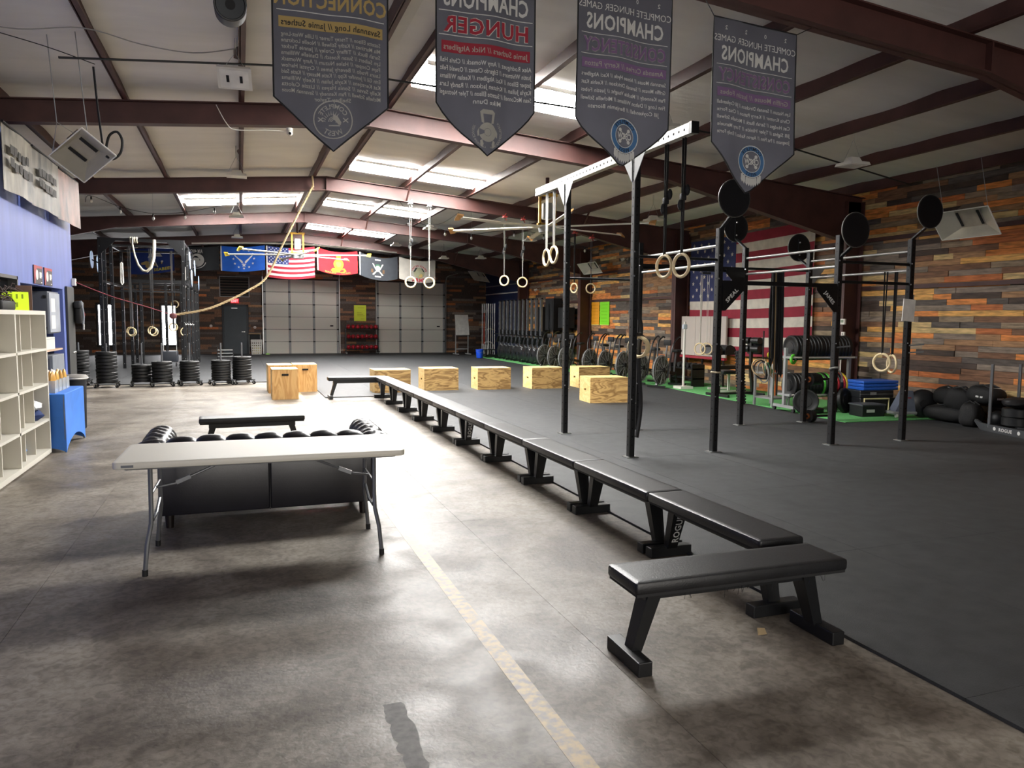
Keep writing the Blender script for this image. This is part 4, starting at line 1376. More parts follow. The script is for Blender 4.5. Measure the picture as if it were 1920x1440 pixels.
def lay1(w):
    o, i = outl('CONNECTION', w*.97, .105)
    em = [ring2d(.128, .136)+(w/2, 1.20), bend_text('COMPLETE', .095, .045, 90, .012)+(w/2, 1.20), bend_text('WEST', .095, .05, 270, .012, True)+(w/2, 1.20)]
    for k in range(9):                       # crest of the helmet emblem
        a = math.radians(5+k*15); r0, r1 = .048, .082
        em.append((*poly2d((math.cos(a-.07)*r0, math.sin(a-.07)*r0), (math.cos(a+.07)*r0, math.sin(a+.07)*r0), (math.cos(a+.05)*r1, math.sin(a+.05)*r1)), w/2-.005, 1.215))
    for r in (.036, .026, .016):
        em.append(ring2d(r-.003, r+.002, 16, .0, PI*1.1)+(w/2+.004, 1.215))
    em.append((*poly2d((.0, .045), (-.03, .03), (-.055, -.012), (-.05, -.03), (-.035, -.028), (-.018, -.005), (.0, .01)), w/2, 1.205))
    em.append((*poly2d((-.045, -.03), (.03, -.03), (.03, -.022), (-.045, -.022)), w/2, 1.215))
    for s in (-1, 1):
        em.append((*poly2d((s*.065, .012), (s*.07, .016), (s*.105, -.012), (s*.10, -.018)), w/2, 1.20)); em.append((*poly2d((s*.065, -.012), (s*.07, -.018), (s*.105, .012), (s*.10, .016)), w/2, 1.20))
    L = ['Suzette Ellison // Tracey Turner // Lillie West-Long', 'Mia Martinez // Kathy Stilwell // Noelle Lockrane', 'Sarah Buck // Tiffany Croley // Jennie Tucker', 'Lyn Seibert // Susan Roesch // Danielle Williams',
         'Faye Cooper // Halee Nuzum // Amy Womack', 'Laura Prado // Beverly James // Crystal Harlow', 'Erin Gil // Jennifer Kipp // Katie Massey // Katie Said', 'Kat Kerstjens // Kayla Julian // Keely Williams', 'Kelly Savas // Sonia Hayes // Lizzie Culotta', 'Michelle Stilwell // Pam Kennedy // Savannah Mouse', 'Shelbey Taylor']
    return [(M_BPRW, 'header_lettering', [txt('CHAMPIONS', w*.8, .12, .02)+(w/2, .20), rule(w*.95)+(w/2, .30), rule(w*.93)+(w/2, .475)]), (M_GOLD, 'title_lettering', [i+(w/2, .385)]),
            (M_GOLD, 'title_strip', [rect(w*.90, .075)+(w/2, .555)]), (M_INK, 'strip_lettering', [([(x, y) for x, y in txt('Savannah Long // Jamie Suthers', w*.86, .042, .015)[0]], txt('Savannah Long // Jamie Suthers', w*.86, .042, .015)[1], w/2, .555)]),
            (M_GREYP, 'name_lettering', names(L, w, .635, .0425, .040, w*.86)), (M_GREYP, 'emblem', em)]
def lay2(w):
    o, i = outl('HUNGER', w*.86, .115)
    em = [ring2d(.028, .062)+(w/2, 1.20)]
    em = [ring2d(.030, .072, 30, math.radians(20), math.radians(340))+(w/2, 1.215), (circle(.028, 16), [tuple(range(16))], w/2, 1.215),
          (*poly2d((-.05, .07), (-.062, .15), (-.04, .168), (.04, .168), (.062, .15), (.05, .07), (.03, .065), (.038, .135), (-.038, .135), (-.03, .065)), w/2, 1.215),
          bend_text('CONSISTENCY', .115, .026, 180, .01)+(w/2, 1.215), bend_text('SERVICE', .115, .026, 0, .01)+(w/2, 1.215), bend_text('HUMILITY', .115, .022, 235, .01)+(w/2, 1.215), bend_text('INTEGRITY', .115, .022, 305, .01)+(w/2, 1.215)]
    for s in (-1, 1):
        em.append((*poly2d((s*.045, -.055), (s*.062, -.065), (s*.06, -.10), (s*.045, -.118), (s*.034, -.09)), w/2, 1.215)); em.append((*poly2d((s*.07, .03), (s*.085, .0), (s*.082, -.035), (s*.07, -.03)), w/2, 1.215))
    L = ['Alex Rodriguez // Amy Womack // Chris Hall', 'Justin Whitmore // Edgardo Chavez // Oswald Feliz', 'Jasper Ellison // Kaci Altgilbers // Keelan Williams', 'Kayla Julian // Kristen Jackson // Randy Lara', 'Sean McConnell // Suzette Ellison // Tyler Nottnagel', 'Mike Dunn']
    return [(M_BPRW, 'header_lettering', [txt('CHAMPIONS', w*.86, .125, .025)+(w/2, .245), rule(w*.95)+(w/2, .345), rule(w*.95)+(w/2, .52)]),
            (M_BPRW, 'title_outline', [o+(w/2, .435)]), (M_REDP, 'title_strip', [rect(w*.90, .085)+(w/2, .605)]), (M_GREYP, 'strip_lettering', [txt('Jamie Suthers // Nick Altgilbers', w*.86, .042, .015)+(w/2, .605)]),
            (M_BPRW, 'name_lettering', names(L, w, .70, .058, .050, w*.93)), (M_GREYP, 'emblem', em)], i
def lay34(title, strip, L, w, dv):
    o, i = outl(title, w*.88, .105)
    yr = [txt(ch, .022 if ch != '0' else .022, .035, .01)+(w*(.86-.24*k), .075+.0*k) for k, ch in enumerate('2022')]
    return [(M_BPRW, 'header_lettering', yr+[txt('COMPLETE HUNGER GAMES', w*.98, .055, .0)+(w/2, .165), txt('CHAMPIONS', w*.82, .12, .025)+(w/2, .285), rule(w*.92, .005)+(w/2, .385), rule(w*.92, .005)+(w/2, .545)]),
            (M_PURP, 'title_lettering', [i+(w/2, .465)]),
            (M_PURP, 'title_strip', [rect(w*.90, .075)+(w/2, .615)]), (M_GREYP, 'strip_lettering', [txt(strip, w*.84, .042, .015)+(w/2, .615)]),
            (M_BPRW, 'name_lettering', names(L, w, .70, dv, .045, w*.9))]+cfcw(1.16, w)
def two_tone(c, w, s, cv, h, fw, mi):
    o, i = outl(s, w*fw, h)
    c.ink([o+(w/2, cv)], M_GREYP, 'title_outline', .0045, True)
    c.ink([i+(w/2, cv)], mi, 'title_lettering', .006, True)
banner('grey champion banner with gold title, leftmost of the four hanging', .255, 1.06, 4.26, 3.19, 2.84, lay1, .3, .0)
w2 = .80
c2 = banner('grey champion banner with red title, second of the four hanging', 1.42, 2.21, 4.29, 3.27, 2.90, lambda w: lay2(w)[0], 1.4, .0, .5, .5)
two_tone(c2, .79, 'HUNGER', .435, .115, .86, M_REDP)
N3 = ['Savannah Mouse // Aimee Hyde // Kaci Altgilbers', 'Griffin Mouse // Savanah Dirickson // Keshia Kast', 'Pam Kennedy // Mackie Vaught // Justin Fobes', 'Finn Long // Dalton Williams // Michelle Stilwell', 'Jill Coykendall // Benjamin Biorato']
N4 = ['Lyn Nuzum // Savanah Dirickson // Jill Coykendall', 'Chris Kromer // Kerry Patton // Chaz Forte', 'Cat Hodges // Sarah Buck // Michelle Stilwell', 'Jill Sights // Tyler Hinkle // Tony Manuele', 'Joepson // Pat Finn // Aaron Redus // Emily Forte']
c3 = banner('grey champion banner with purple title, third of the four hanging', 2.575, 3.43, 4.33, 3.28, 2.92, lambda w: lay34('CONSISTENCY', 'Amanda Curlee // Kerry Patton', N3, w, .062), 2.2, .03, .47, .5)
two_tone(c3, .855, 'CONSISTENCY', .465, .105, .88, M_PURP)
c4 = banner('grey champion banner with purple title, rightmost and lowest of the four', 3.845, 4.71, 4.235, 3.19, 2.79, lambda w: lay34('CONSISTENCY', 'Griffin Mouse // Justin Fobes', N4, w, .062), 3.7, .05, .45, .2)
two_tone(c4, .865, 'CONSISTENCY', .465, .105, .88, M_PURP)
draped('banner_line', 'black cord strung along the near beam holding the banners', 'cord', [(-.3, 5.62, 4.36), (1.25, 5.62, 4.40), (2.4, 5.62, 4.44), (3.65, 5.62, 4.38), (4.85, 5.62, 4.30), (5.3, 5.6, 4.33)], .006, M_BLACKM)

# ------------------------------------------------------------------ row of flags under the far frame
M_NVY = cloth('flag_navy', '#1c2c63', .5); M_FBLK = cloth('flag_black', '#2b2d30', .5); M_FBLU = cloth('flag_blue', '#1f5fc4', .5); M_FRED = cloth('flag_red', '#c9202c', .5); M_FWHT = cloth('flag_white', '#e6e1da', .5)
M_FGRY = cloth('flag_charcoal', '#3b3f45', .5); M_FCRM = cloth('flag_cream', '#d8d3c8', .5); M_FGLD = cloth('flag_gold', '#e0a52c', .5); M_STR = cloth('flag_stripe_red', '#a8283a', .5); M_FBRN = cloth('flag_brown', '#6d5238', .5); M_FGRN = cloth('flag_green', '#3f6b4f', .5); M_YEL = cloth('flag_yellow', '#d9c23c', .5)
FLY = 29.55
def flag(lab, x0, x1, z0, z1, h, m, seed, sag=.10, hoist=True):
    c = Cloth('flag', lab, 'flag', (x0, FLY, z0), x1-x0, h, 0, sag, .03, seed, (z0-z1)/(x1-x0), 'flags hung under the far frame')
    c.sheet(h, m, n=22, k=10)
    if hoist:
        c.sheet(h, M_FWHT, 'hoist_band', 2, 8, 0, .045, 0, 0, .004)
    q = MB(); q.sph(c.P(.02, .01, .004), .012, 6, 4); q.sph(c.P(c.w-.02, .01, .004), .012, 6, 4); q.build('grommets', M_CHROME, c.t)
    return c
c = flag('dark navy flag with yellow lettering behind the left rig', -3.57, -2.17, 4.02, 4.19, .90, M_NVY, .5, .05, False)
c.ink([txt('SEABEES', .58, .10, .03)+(1.02, .76)], M_YEL, 'lettering')
g = [(circle(.09, 14), [tuple(range(14))], .55, .60), (*poly2d((-.30, .02), (-.12, .09), (.0, .03), (-.1, -.05), (-.28, -.05)), .62, .52), (*poly2d((.05, .0), (.35, .05), (.35, -.03), (.1, -.08)), .66, .55)]
c.ink(g, M_GOLD, 'emblem')
c.ink([(*poly2d((-.12, .14), (.22, .14), (.30, 0), (.08, .03), (-.18, .0)), .72, .33), (*poly2d((.02, .0), (.05, .0), (.16, -.26), (.12, -.27)), .72, .42), (circle(.04, 10), [tuple(range(10))], 1.0, .50)], M_FWHT, 'emblem_white')
c = flag('black flag with a round white emblem and bowed silhouette', -1.87, -.67, 4.16, 4.22, .84, M_FBLK, 1.2, .04, False)
c.ink([txt('POW  MIA', .46, .14, .02)+(.42, .14), (circle(.03, 8), [tuple(range(8))], .42, .14), (circle(.235, 28), [tuple(range(28))], .46, .46),
       ring2d(.29, .32, 20, math.radians(200), math.radians(340))+(.46, .44)], M_FWHT, 'emblem')
c.ink([(*poly2d((-.16, -.20), (-.12, -.02), (-.13, .08), (-.06, .16), (.04, .15), (.09, .07), (.13, .0), (.09, -.02), (.10, -.07), (.03, -.09), (.0, -.16), (.03, -.21)), .44, .46)], M_FBLK, 'silhouette', .006)
c = flag('bright blue flag with white wings and a ring of stars', -.62, .92, 4.24, 4.32, .90, M_FBLU, 2.3, .06)
g = []
for k in range(12):
    a = 2*PI*k/12+PI/2
    for (vs, fs) in (star2d(.05),):
        g.append((vs, fs, .80+.36*math.cos(a), .44-.34*math.sin(a)))
for s in (-1, 1):
    for k, (dx, dy) in enumerate(((.0, .0), (.06, -.03), (.12, -.06))):
        g.append((*poly2d((s*(.05+dx*.3), -.18+dx*.4), (s*(.32-dx), .12-dx), (s*(.34-dx), .18-dx), (s*(.03+dx*.3), -.10+dx*.4)), .80, .44))
g.append(star2d(.09)+(.80, .66))
c.ink(g, M_FWHT, 'emblem')
c = flag('small striped flag hanging behind the far ceiling fan', .97, 2.72, 4.32, 4.34, 1.16, M_FWHT, 3.1, .08)
for k in range(7):
    c.sheet(1.16/13*(2*k+1), M_STR, 'stripe', 16, 1, .045, None, 1.16/13*2*k, 0, .005)
c.sheet(1.16*7/13, cloth('canton_blue', '#33407a', .5), 'canton', 8, 4, .045, .80, 0, 0, .007)
g = []
for r in range(9):
    for k in range(6 if r % 2 == 0 else 5):
        g.append(star2d(.034)+(.11+(.0 if r % 2 == 0 else .062)+k*.124, .06+r*.064))
c.ink(g, M_FWHT, 'stars', .009)
c = flag('red flag with a gold emblem and scroll', 2.81, 4.33, 4.33, 4.24, .86, M_FRED, 4.0, .12)
c.ink([(circle(.19, 20), [tuple(range(20))], .80, .46), (*poly2d((-.06, .0), (.06, .0), (.10, .16), (-.10, .16)), .80, .28), (*poly2d((-.30, -.04), (-.22, .06), (.22, .06), (.30, -.04), (.2, -.10), (-.2, -.10)), .80, .68)], M_FGLD, 'emblem')
c.ink([(circle(.11, 16), [tuple(range(16))], .80, .46), rule(.36, .012)+(.80, .66), rule(.3, .010)+(.80, .70)], mat('emblem_dark_gold', '#b4761e', .7), 'emblem_detail', .006)
c.ink([txt('MARINE', .42, .07, .02)+(.50, .80), txt('CORPS', .34, .07, .02)+(1.08, .80)], mat('emblem_orange', '#cf6a24', .7), 'lettering', .005)
c = flag('charcoal flag with a small skull crest and wings', 4.40, 5.90, 4.22, 4.08, .88, M_FGRY, 5.2, .14)
c.ink([(circle(.085, 16), [tuple(range(16))], .72, .40), (*poly2d((-.05, 0), (.05, 0), (.035, -.09), (-.035, -.09)), .72, .46), rect(.22, .05)+(.72, .10), rect(.24, .05)+(.72, .74)], M_FWHT, 'crest')
g = []
for s in (-1, 1):
    g += [(*poly2d((s*.05, .0), (s*.09, .01), (s*.22, .24), (s*.16, .24)), .72, .50), (*poly2d((s*.02, -.02), (s*.06, .0), (s*.22, -.18), (s*.16, -.2)), .72, .50)]
c.ink(g, M_GREYP, 'crossed_rifles'); c.ink([ring2d(.06, .105, 16, 0, PI)+(.72, .36)], M_FGRN, 'beret', .006)
c.ink([rect(.08, .14)+(.50, .54), rect(.08, .14)+(.94, .54)], M_FBRN, 'side_marks', .005)
c = flag('cream army flag with a dog mascot patch of brown and green', 5.96, 7.43, 4.09, 3.99, .86, M_FCRM, 6.4, .10, False)
c.ink([bend_text('UNITED STATES', .30, .10, 90, .03)+(.80, .50), txt('ARMY', .58, .15, .04)+(.80, .76)], M_REDP, 'lettering')
c.ink([(circle(.22, 20), [tuple(range(20))], .80, .48)], mat('patch_sage', '#8f8f74', .75), 'round_patch', .005)
c.ink([(*poly2d((-.24, -.03), (-.14, .14), (-.06, .16), (-.16, -.02)), .80, .42), (*poly2d((.24, -.03), (.14, .12), (.08, .14), (.16, .0)), .80, .42)], M_FBLK, 'dark_patches', .007)
c.ink([(circle(.08, 12), [tuple(range(12))], .86, .58), (circle(.05, 10), [tuple(range(10))], .70, .58)], M_GOLD, 'gold_patches', .008)
c.t['label'] = 'cream flag with red lettering and a round sage patch'
FLP = [(-3.7, FLY+.01, 4.05), (-2.1, FLY+.01, 4.22), (-.65, FLY+.01, 4.26), (.95, FLY+.01, 4.35), (2.76, FLY+.01, 4.37), (4.36, FLY+.01, 4.27), (5.93, FLY+.01, 4.13), (7.6, FLY+.01, 4.02)]
t = thing('flag_line', 'thin cord carrying the row of flags under the far frame', 'cord')
MB().tube(FLP, .006, 5).build('cord', M_BLACKM, t)
q = MB()
for p in FLP:
    q.tube([p, (p[0], p[1], zb(p[0])+.01)], .005, 4)
q.build('hangers', M_BLACKM, t)

# ------------------------------------------------------------------ ceiling fixtures
def make_light():
    t = thing('high_bay_light', '', 'light')
    MB().taper((0, 0, 0), (.36, .32), (0, 0, .045), (.33, .29)).build('reflector', M_WHITE, t)
    MB().taper((0, 0, .045), (.22, .16), (0, 0, .12), (.15, .10)).build('driver_housing', M_WHITE, t)
    MB().span((-.15, -.13, -.004), (.15, .13, .0)).build('lens', mat('frosted_lens', '#e8e6df', .4), t)
    for s in (-1, 1):
        MB().tube([(s*.14, 0, .10), (s*.01, 0, .36), (s*.01, 0, .605)], .003, 4).build('hanger_wire', M_GREYST, t)
    return t
lt = make_light()
LT = [(0.0, 9.05, 'white ceiling light hanging nearest, above the heater end of the pipe'), (0.0, 15.2, 'white ceiling light between the second and third left beams'), (-.03, 21.2, 'white ceiling light under the left roof light'), (-.03, 26.7, 'white ceiling light just above the blue flag'),
      (5.25, 8.75, 'white ceiling light half hidden behind the third champion banner'), (8.38, 8.7, 'white ceiling light right of the lowest champion banner'), (8.75, 14.9, 'white ceiling light hanging between rig posts with loose wires'), (5.1, 20.9, 'white ceiling light near the string of bulbs'),
      (5.15, 26.1, 'white ceiling light above the charcoal flag'), (8.5, 26.9, 'white ceiling light in the dark far right bay'), (7.5, 28.5, 'white ceiling light beside the cream flag'), (8.0, 20.6, 'white ceiling light above the far ring pair')]
for i, (x, y, lab) in enumerate(LT):
    l = lt if i == 0 else dup(lt)
    z = ftop(x)-.40
    l.location = (x, y, z); l.rotation_euler = (0, 0, 0); l['label'] = lab; l['group'] = 'high bay lights'
lt.rotation_euler = (math.radians(-28), 0, math.radians(-4))
lab_ = MB(); lab_.box((-.07, 0, -.0055), (.03, .10, .002)); lab_.box((.07, 0, -.0055), (.03, .10, .002)); lab_.build('rating_label', M_INK, lt)
# black duct fan at the top edge
t = thing('air_circulator', 'black round air circulator fan under the near purlin', 'fan', (-.02, 6.62, 4.14), rotm=(-PI/2+.12, 0, 0))
MB().lathe([(.115, .0), (.125, .01), (.125, .22), (.10, .30), (.06, .36), (.02, .38)], 24).build('shroud', mat('fan_black', '#20262b', .5), t, True)
MB().torus((0, 0, .0), (0, 0, 1), .118, .010, 24, 6).build('rim', M_BLACKP, t, True)
MB().cyl((0, 0, -.003), (0, 0, .04), .04).build('hub', M_BLACKM, t, True)
q = MB()
for k in range(7):
    q.bar((0, 0, .012), (.11*math.cos(k*PI*2/7), .11*math.sin(k*PI*2/7), .012), .045, .004)
q.build('blades', M_BLACKM, t)
MB().span((-.05, -.5, .14), (.05, -.10, .30)).build('mount', M_BLACKP, t)
# hvls fans
def hvls(lab, loc, a0, tipm):
    t = thing('ceiling_fan', lab, 'fan', loc)
    MB().cyl((0, 0, -.08), (0, 0, .06), .17, .20, 20).build('hub', M_GREYST, t, True)
    fr = MB()
    for sx in (-1, 1):
        fr.bar((sx*.17, 0, .05), (sx*.17, 0, .72), .05, .05)
    fr.bar((-.22, 0, .70), (.22, 0, .70), .06, .06); fr.bar((-.22, 0, .08), (.22, 0, .08), .05, .05)
    fr.build('yellow_frame', mat('safety_yellow', '#c99a2e', .5), t)
    MB().rbox((0, 0, .36), (.2, .2, .34), .04, e=.03).build('motor', M_GREYST, t, True)
    MB().tube([(0, 0, .70), (0, 0, 1.05)], .04).build('downrod', M_STEEL, t, True)
    for k in range(6):
        a = a0+k*PI/3
        M = rot(0, 0, a)
        b = MB().add([(.18, -.065, .01), (2.18, -.065, .01), (2.18, .065, .03), (.18, .065, .03), (.18, -.065, .03), (2.18, -.065, .03), (2.18, .02, .055), (.18, .02, .055)], BOXF, M).build('blade', M_WHITE, t)
        MB().add([(2.17, -.075, -.01), (2.30, -.055, -.03), (2.30, .055, .07), (2.17, .08, .06), (2.17, -.075, .03), (2.30, -.055, .0), (2.30, .055, .10), (2.17, .08, .09)], BOXF, M).build('winglet', tipm, b)
    return t
hvls('large white ceiling fan with tan winglets beside the tall right rig', (6.12, 14.75, 3.56), math.radians(18), mat('tan_winglet', '#b7874f', .5))
hvls('large ceiling fan with yellow frame in front of the flags', (1.75, 24.6, 3.58), math.radians(40), mat('yellow_winglet', '#e0c23a', .5))
# radiant heaters
def heater(lab, loc, rotm, L=.62, W_=.46, wires=True, hang=None):
    t = thing('radiant_heater', lab, 'heater', loc, rotm=rotm)
    # open pyramidal reflector, opening along -Z
    a, b, c = L/2, W_/2, .16
    ai, bi = a*.62, b*.42
    def trap(p0, p1, p2, p3, nm):
        n = (V(p1)-V(p0)).cross(V(p3)-V(p0)).normalized()*.006
        vs = [V(p) for p in (p0, p1, p2, p3)]; vs += [v+n for v in vs]
        MB().add(vs, BOXF).build(nm, mat('aluminium_reflector', '#c9c4b4', .28, metal=.35, var=.06), t)
    trap((-a, -b, 0), (a, -b, 0), (ai, -bi, c), (-ai, -bi, c), 'reflector_side'); trap((a, b, 0), (-a, b, 0), (-ai, bi, c), (ai, bi, c), 'reflector_side')
    trap((a, -b, 0), (a, b, 0), (ai, bi, c), (ai, -bi, c), 'reflector_end'); trap((-a, b, 0), (-a, -b, 0), (-ai, -bi, c), (-ai, bi, c), 'reflector_end')
    MB().box((0, 0, c+.01), (2*ai, 2*bi, .02)).build('burner_plate', mat('ceramic_burner', '#a39b8c', .7), t)
    for s in (-1, 1):
        MB().box((0, s*bi*.82, c-.012), (1.6*ai, .035, .012)).build('burner_slot', M_BLACKM, t)
    MB().box((-a*.2, 0, c+.09), (a*.9, W_*.34, .14)).build('gas_box', mat('heater_back', '#7a6a5c', .6), t)
    ed = MB()
    P = [(-a, -b, 0), (a, -b, 0), (a, b, 0), (-a, b, 0)]
    for i in range(4):
        ed.bar(P[i], P[(i+1) % 4], .012, .012)
    ed.build('lip', M_WHITE, t)
    if hang:
        iv = Euler(rotm).to_matrix().transposed(); q = MB()
        for hp in hang:
            q.tube([(0, 0, c+.1), iv @ (V(hp)-V(loc))], .008, 5)
        q.build('hanger', M_GREYST, t)
    return t
_x = V((.27, .2, -.21)).normalized(); _z = V((-.02, .153, .12)).normalized(); _y = _z.cross(_x).normalized(); _z = _x.cross(_y)
_e = Matrix(((_x.x, _y.x, _z.x), (_x.y, _y.y, _z.y), (_x.z, _y.z, _z.z))).to_euler()
h1 = heater('square radiant heater tilted on wires by the blue wall', (-1.62, 9.72, 3.44), tuple(_e), .44, .50)
for i, pts in enumerate(([(-1.86, 9.7, 3.78), (-1.92, 9.6, 4.95)], [(-1.55, 9.6, 3.70), (-1.62, 9.45, 4.9)], [(-1.66, 9.8, 3.66), (-1.86, 9.7, 3.78), (-1.95, 9.9, 3.5)])):
    o = draped('heater_wire', ['left suspension wire of the square heater', 'middle suspension wire of the square heater', 'forked lower wire of the square heater'][i], 'wire', pts, .005, M_GREYST)
draped('gas_hose', 'black gas hose looping beside the square heater', 'hose', smooth([(-1.40, 9.8, 3.55), (-1.36, 9.8, 3.70), (-1.28, 9.8, 3.75), (-1.23, 9.8, 3.66), (-1.25, 9.8, 3.52), (-1.33, 9.8, 3.44), (-1.40, 9.8, 3.47)], 5), .014, M_BLACKM)
draped('gas_pipe_drop', 'thin dark gas pipe dropping to the square heater', 'pipe', [(-1.43, 9.8, 3.58), (-1.46, 9.75, 4.0), (-1.48, 9.7, 4.42)], .012, M_BLACKP)
draped('gas_pipe', 'long thin black gas pipe running across under the purlins', 'pipe', [(-1.78, 9.5, 4.42), (.4, 9.5, 4.60), (1.2, 9.5, 4.62), (4.6, 9.5, 4.50), (8.0, 9.5, 4.28), (10.4, 9.5, 3.9)], .013, M_BLACKP)
q = heater('long radiant heater angled on the right wood wall', (10.55, 8.63, 3.18), (math.radians(0), math.radians(52), math.radians(0)), .50, 1.0, hang=[(XR-.01, 8.63, 3.45)])
for i, y in enumerate((8.25, 9.0)):
    draped('heater_wire', ['near', 'far'][i]+' thin wire holding the long right wall heater', 'wire', [(10.55, y, 3.38), (10.35, y, 4.1)], .004, M_GREYST)
heater('small radiant heater on the far part of the wood wall', (10.75, 22.25, 3.33), (0, math.radians(52), math.radians(4)), .42, 1.2, hang=[(XR-.01, 22.25, 3.6)])
heater('small radiant heater in the dark bay near the whiteboard', (10.4, 33.2, 3.6), (math.radians(10), math.radians(40), math.radians(35)), .60, 1.0, hang=[(XR-.03, 33.4, 3.8)])
# loose cable runs on the ceiling
draped('ceiling_cable', 'slack cable looped under the left purlins near the heater', 'cable', smooth([(-2.55, 8.9, 4.50), (-2.0, 8.85, 4.46), (-1.42, 8.8, 4.53), (-.9, 8.8, 4.44), (-.4, 8.75, 4.40), (.02, 8.7, 4.48)], 5), .006, M_STRAP)
draped('ceiling_cable', 'thin dark cable crossing above the slack one', 'cable', smooth([(-2.55, 9.0, 4.52), (-1.9, 9.3, 4.47), (-1.45, 9.6, 4.42)], 4), .005, M_BLACKM)
draped('ceiling_cable', 'dangling white cable below the near left beam', 'cable', smooth([(-.25, 11.5, 4.60), (-.12, 11.45, 4.35), (.0, 11.45, 4.27), (.4, 11.45, 4.30), (.70, 11.48, 4.32)], 5), .006, M_WHITE)
draped('ceiling_cable', 'loose cable over the top right beam', 'cable', smooth([(5.4, 5.2, 4.78), (5.9, 5.1, 4.70), (6.6, 5.0, 4.72), (7.2, 4.9, 4.62)], 4), .006, M_BLACKM)
draped('ceiling_cable', 'slack pale cable between the roof lights of the middle bay', 'cable', smooth([(3.6, 18.0, 4.5), (4.1, 18.5, 4.15), (4.8, 18.8, 4.05), (5.3, 18.6, 4.35)], 5), .007, M_STRAP)
t = thing('security_camera', 'small white dome camera under the near left beam', 'camera', (.73, 11.46, 4.29))
MB().cyl((0, 0, .02), (0, 0, .07), .045, n=16).build('base', M_WHITE, t, True); MB().sph((0, -.02, .0), .045, 12, 8).build('dome', M_WHITE, t, True); MB().sph((-.0, -.05, -.01), .022, 10, 6).build('lens', M_DARK, t, True)
# string lights
def bulbs(lab, pts, bp):
    t = thing('string_lights', lab, 'string lights')
    MB().tube(smooth(pts, 6), .006, 5).build('wire', M_BLACKM, t)
    q = MB()
    for p in (pts[0], pts[len(pts)//2], pts[-1]):
        q.tube([p, (p[0], p[1], ftop(p[0])+.2)], .003, 4)
    q.build('hooks', M_GREYST, t)
    for x, y, z in bp:
        b = MB().sph((x, y, z-.06), (.032, .032, .045), 10, 8).build('bulb', mat('clear_bulb', '#dcdcd8', .15), t, True)
        MB().cyl((x, y, z-.02), (x, y, z+.05), .018).build('socket', M_BLACKM, b)
P = [(-3.32, 20.0, 4.28), (-3.22, 20, 4.44), (-2.6, 20, 4.22), (-1.9, 20, 4.10), (-1.2, 20, 4.17), (-.55, 20, 4.33), (.1, 20, 4.48)]
bulbs('string of clear bulbs strung under the left ceiling', P, [(-3.2, 20, 4.37), (-2.6, 20, 4.16), (-1.9, 20, 4.04), (-1.2, 20, 4.10), (-.53, 20, 4.26)])
P = [(4.0, 20, 4.35), (4.6, 20, 4.2), (5.3, 20, 4.05), (6.05, 20, 3.98), (7.0, 20, 4.12), (8.0, 20, 4.1), (9.6, 20, 3.75)]
bulbs('string of clear bulbs strung under the right ceiling', P, [(4.3, 20, 4.22), (5.3, 20, 4.0), (6.05, 20, 3.93), (7.3, 20, 4.07), (8.2, 20, 4.03), (9.5, 20, 3.72)])
P = [(-1.4, 26.2, 3.98), (.1, 26.2, 4.06), (1.6, 26.2, 4.10), (3.2, 26.2, 4.06), (5.2, 26.2, 3.94)]
o = draped('conduit', 'pale conduit with clips running across before the flags', 'conduit', P, .028, M_WHITE)

# ------------------------------------------------------------------ the right rig
rig = thing('pull_up_rig', 'black pull-up rig with tall posts and round ball targets', 'rig', (0, 0, .018))
PX = [4.36, 5.53, 7.38, 8.62]; PY = [7.82, 9.76]
tall = post_mesh(3.52, .075, True, .10).mesh('post', [M_BLACKP, M_DARK]); low = post_mesh(2.76, .075, True, .10).mesh('post', [M_BLACKP, M_DARK])
base = MB().box((0, 0, .005), (.16, .13, .01)).mesh('base_plate', M_CHROME)
for i, x in enumerate(PX):
    for y in PY:
        p = inst(tall if i == 0 else low, 'post', (x, y, 0), None, None, rig)
        inst(base, 'base_plate', (0, 0, 0), None, None, p)
# perforated monorail beam on the tall posts
q = MB().span((PX[0]-.04, 6.68, 3.525), (PX[0]+.04, 10.9, 3.635))
for k in range(42):
    for s in (-1, 1):
        q.cyl((PX[0]+s*.039, 6.78+k*.1, 3.58), (PX[0]+s*.0415, 6.78+k*.1, 3.58), .014, n=6, mi=1)
bm = q.build('monorail_beam', [mat('pale_galvanised', '#b9b9b2', .35, metal=.35), M_DARK], rig)
MB().span((PX[0]-.045, 6.64, 3.52), (PX[0]+.045, 6.69, 3.64)).build('end_cap', M_BLACKP, bm)
for y in PY:
    for s in (-1, 1):
        MB().prism([(0, 0), (s*.24, 0), (0, -.30)], -.004, .004, T(PX[0]-.042, y+s*.03, 3.53) @ rot(PI/2, 0, PI/2)).build('gusset', M_GREYST, rig)
def xbar(x0, x1, y, z, r=.017, m=M_BLACKP):
    MB().cyl((x0, y, z), (x1, y, z), r, n=10).build('pull_up_bar', m, rig, True)
def ybar(x, z, r=.018, y0=PY[0], y1=PY[1]):
    MB().cyl((x, y0, z), (x, y1, z), r, n=10).build('pull_up_bar', M_CHROME, rig, True)
xbar(PX[0], PX[1], PY[0], 2.38); xbar(PX[0], PX[1], PY[1], 2.22)
for x, z1, z2 in ((PX[1], 2.55, 2.33), (PX[2], 2.60, 2.36), (PX[3], 2.60, 2.34)):
    ybar(x, z1); ybar(x, z2)
xbar(PX[2], PX[3], PY[0], 2.42, .02); xbar(PX[2], PX[3], PY[0], 2.16, .02); xbar(PX[2], PX[3], PY[1], 2.45, .02)
xbar(PX[1], PX[2], PY[1], 2.40, .02); xbar(PX[0], PX[1], PY[0], 2.05, .0001) if False else None
MB().span((PX[1], PY[0]-.03, 2.08), (PX[2], PY[0]+.03, 2.13)).build('crossmember', M_BLACKP, rig)
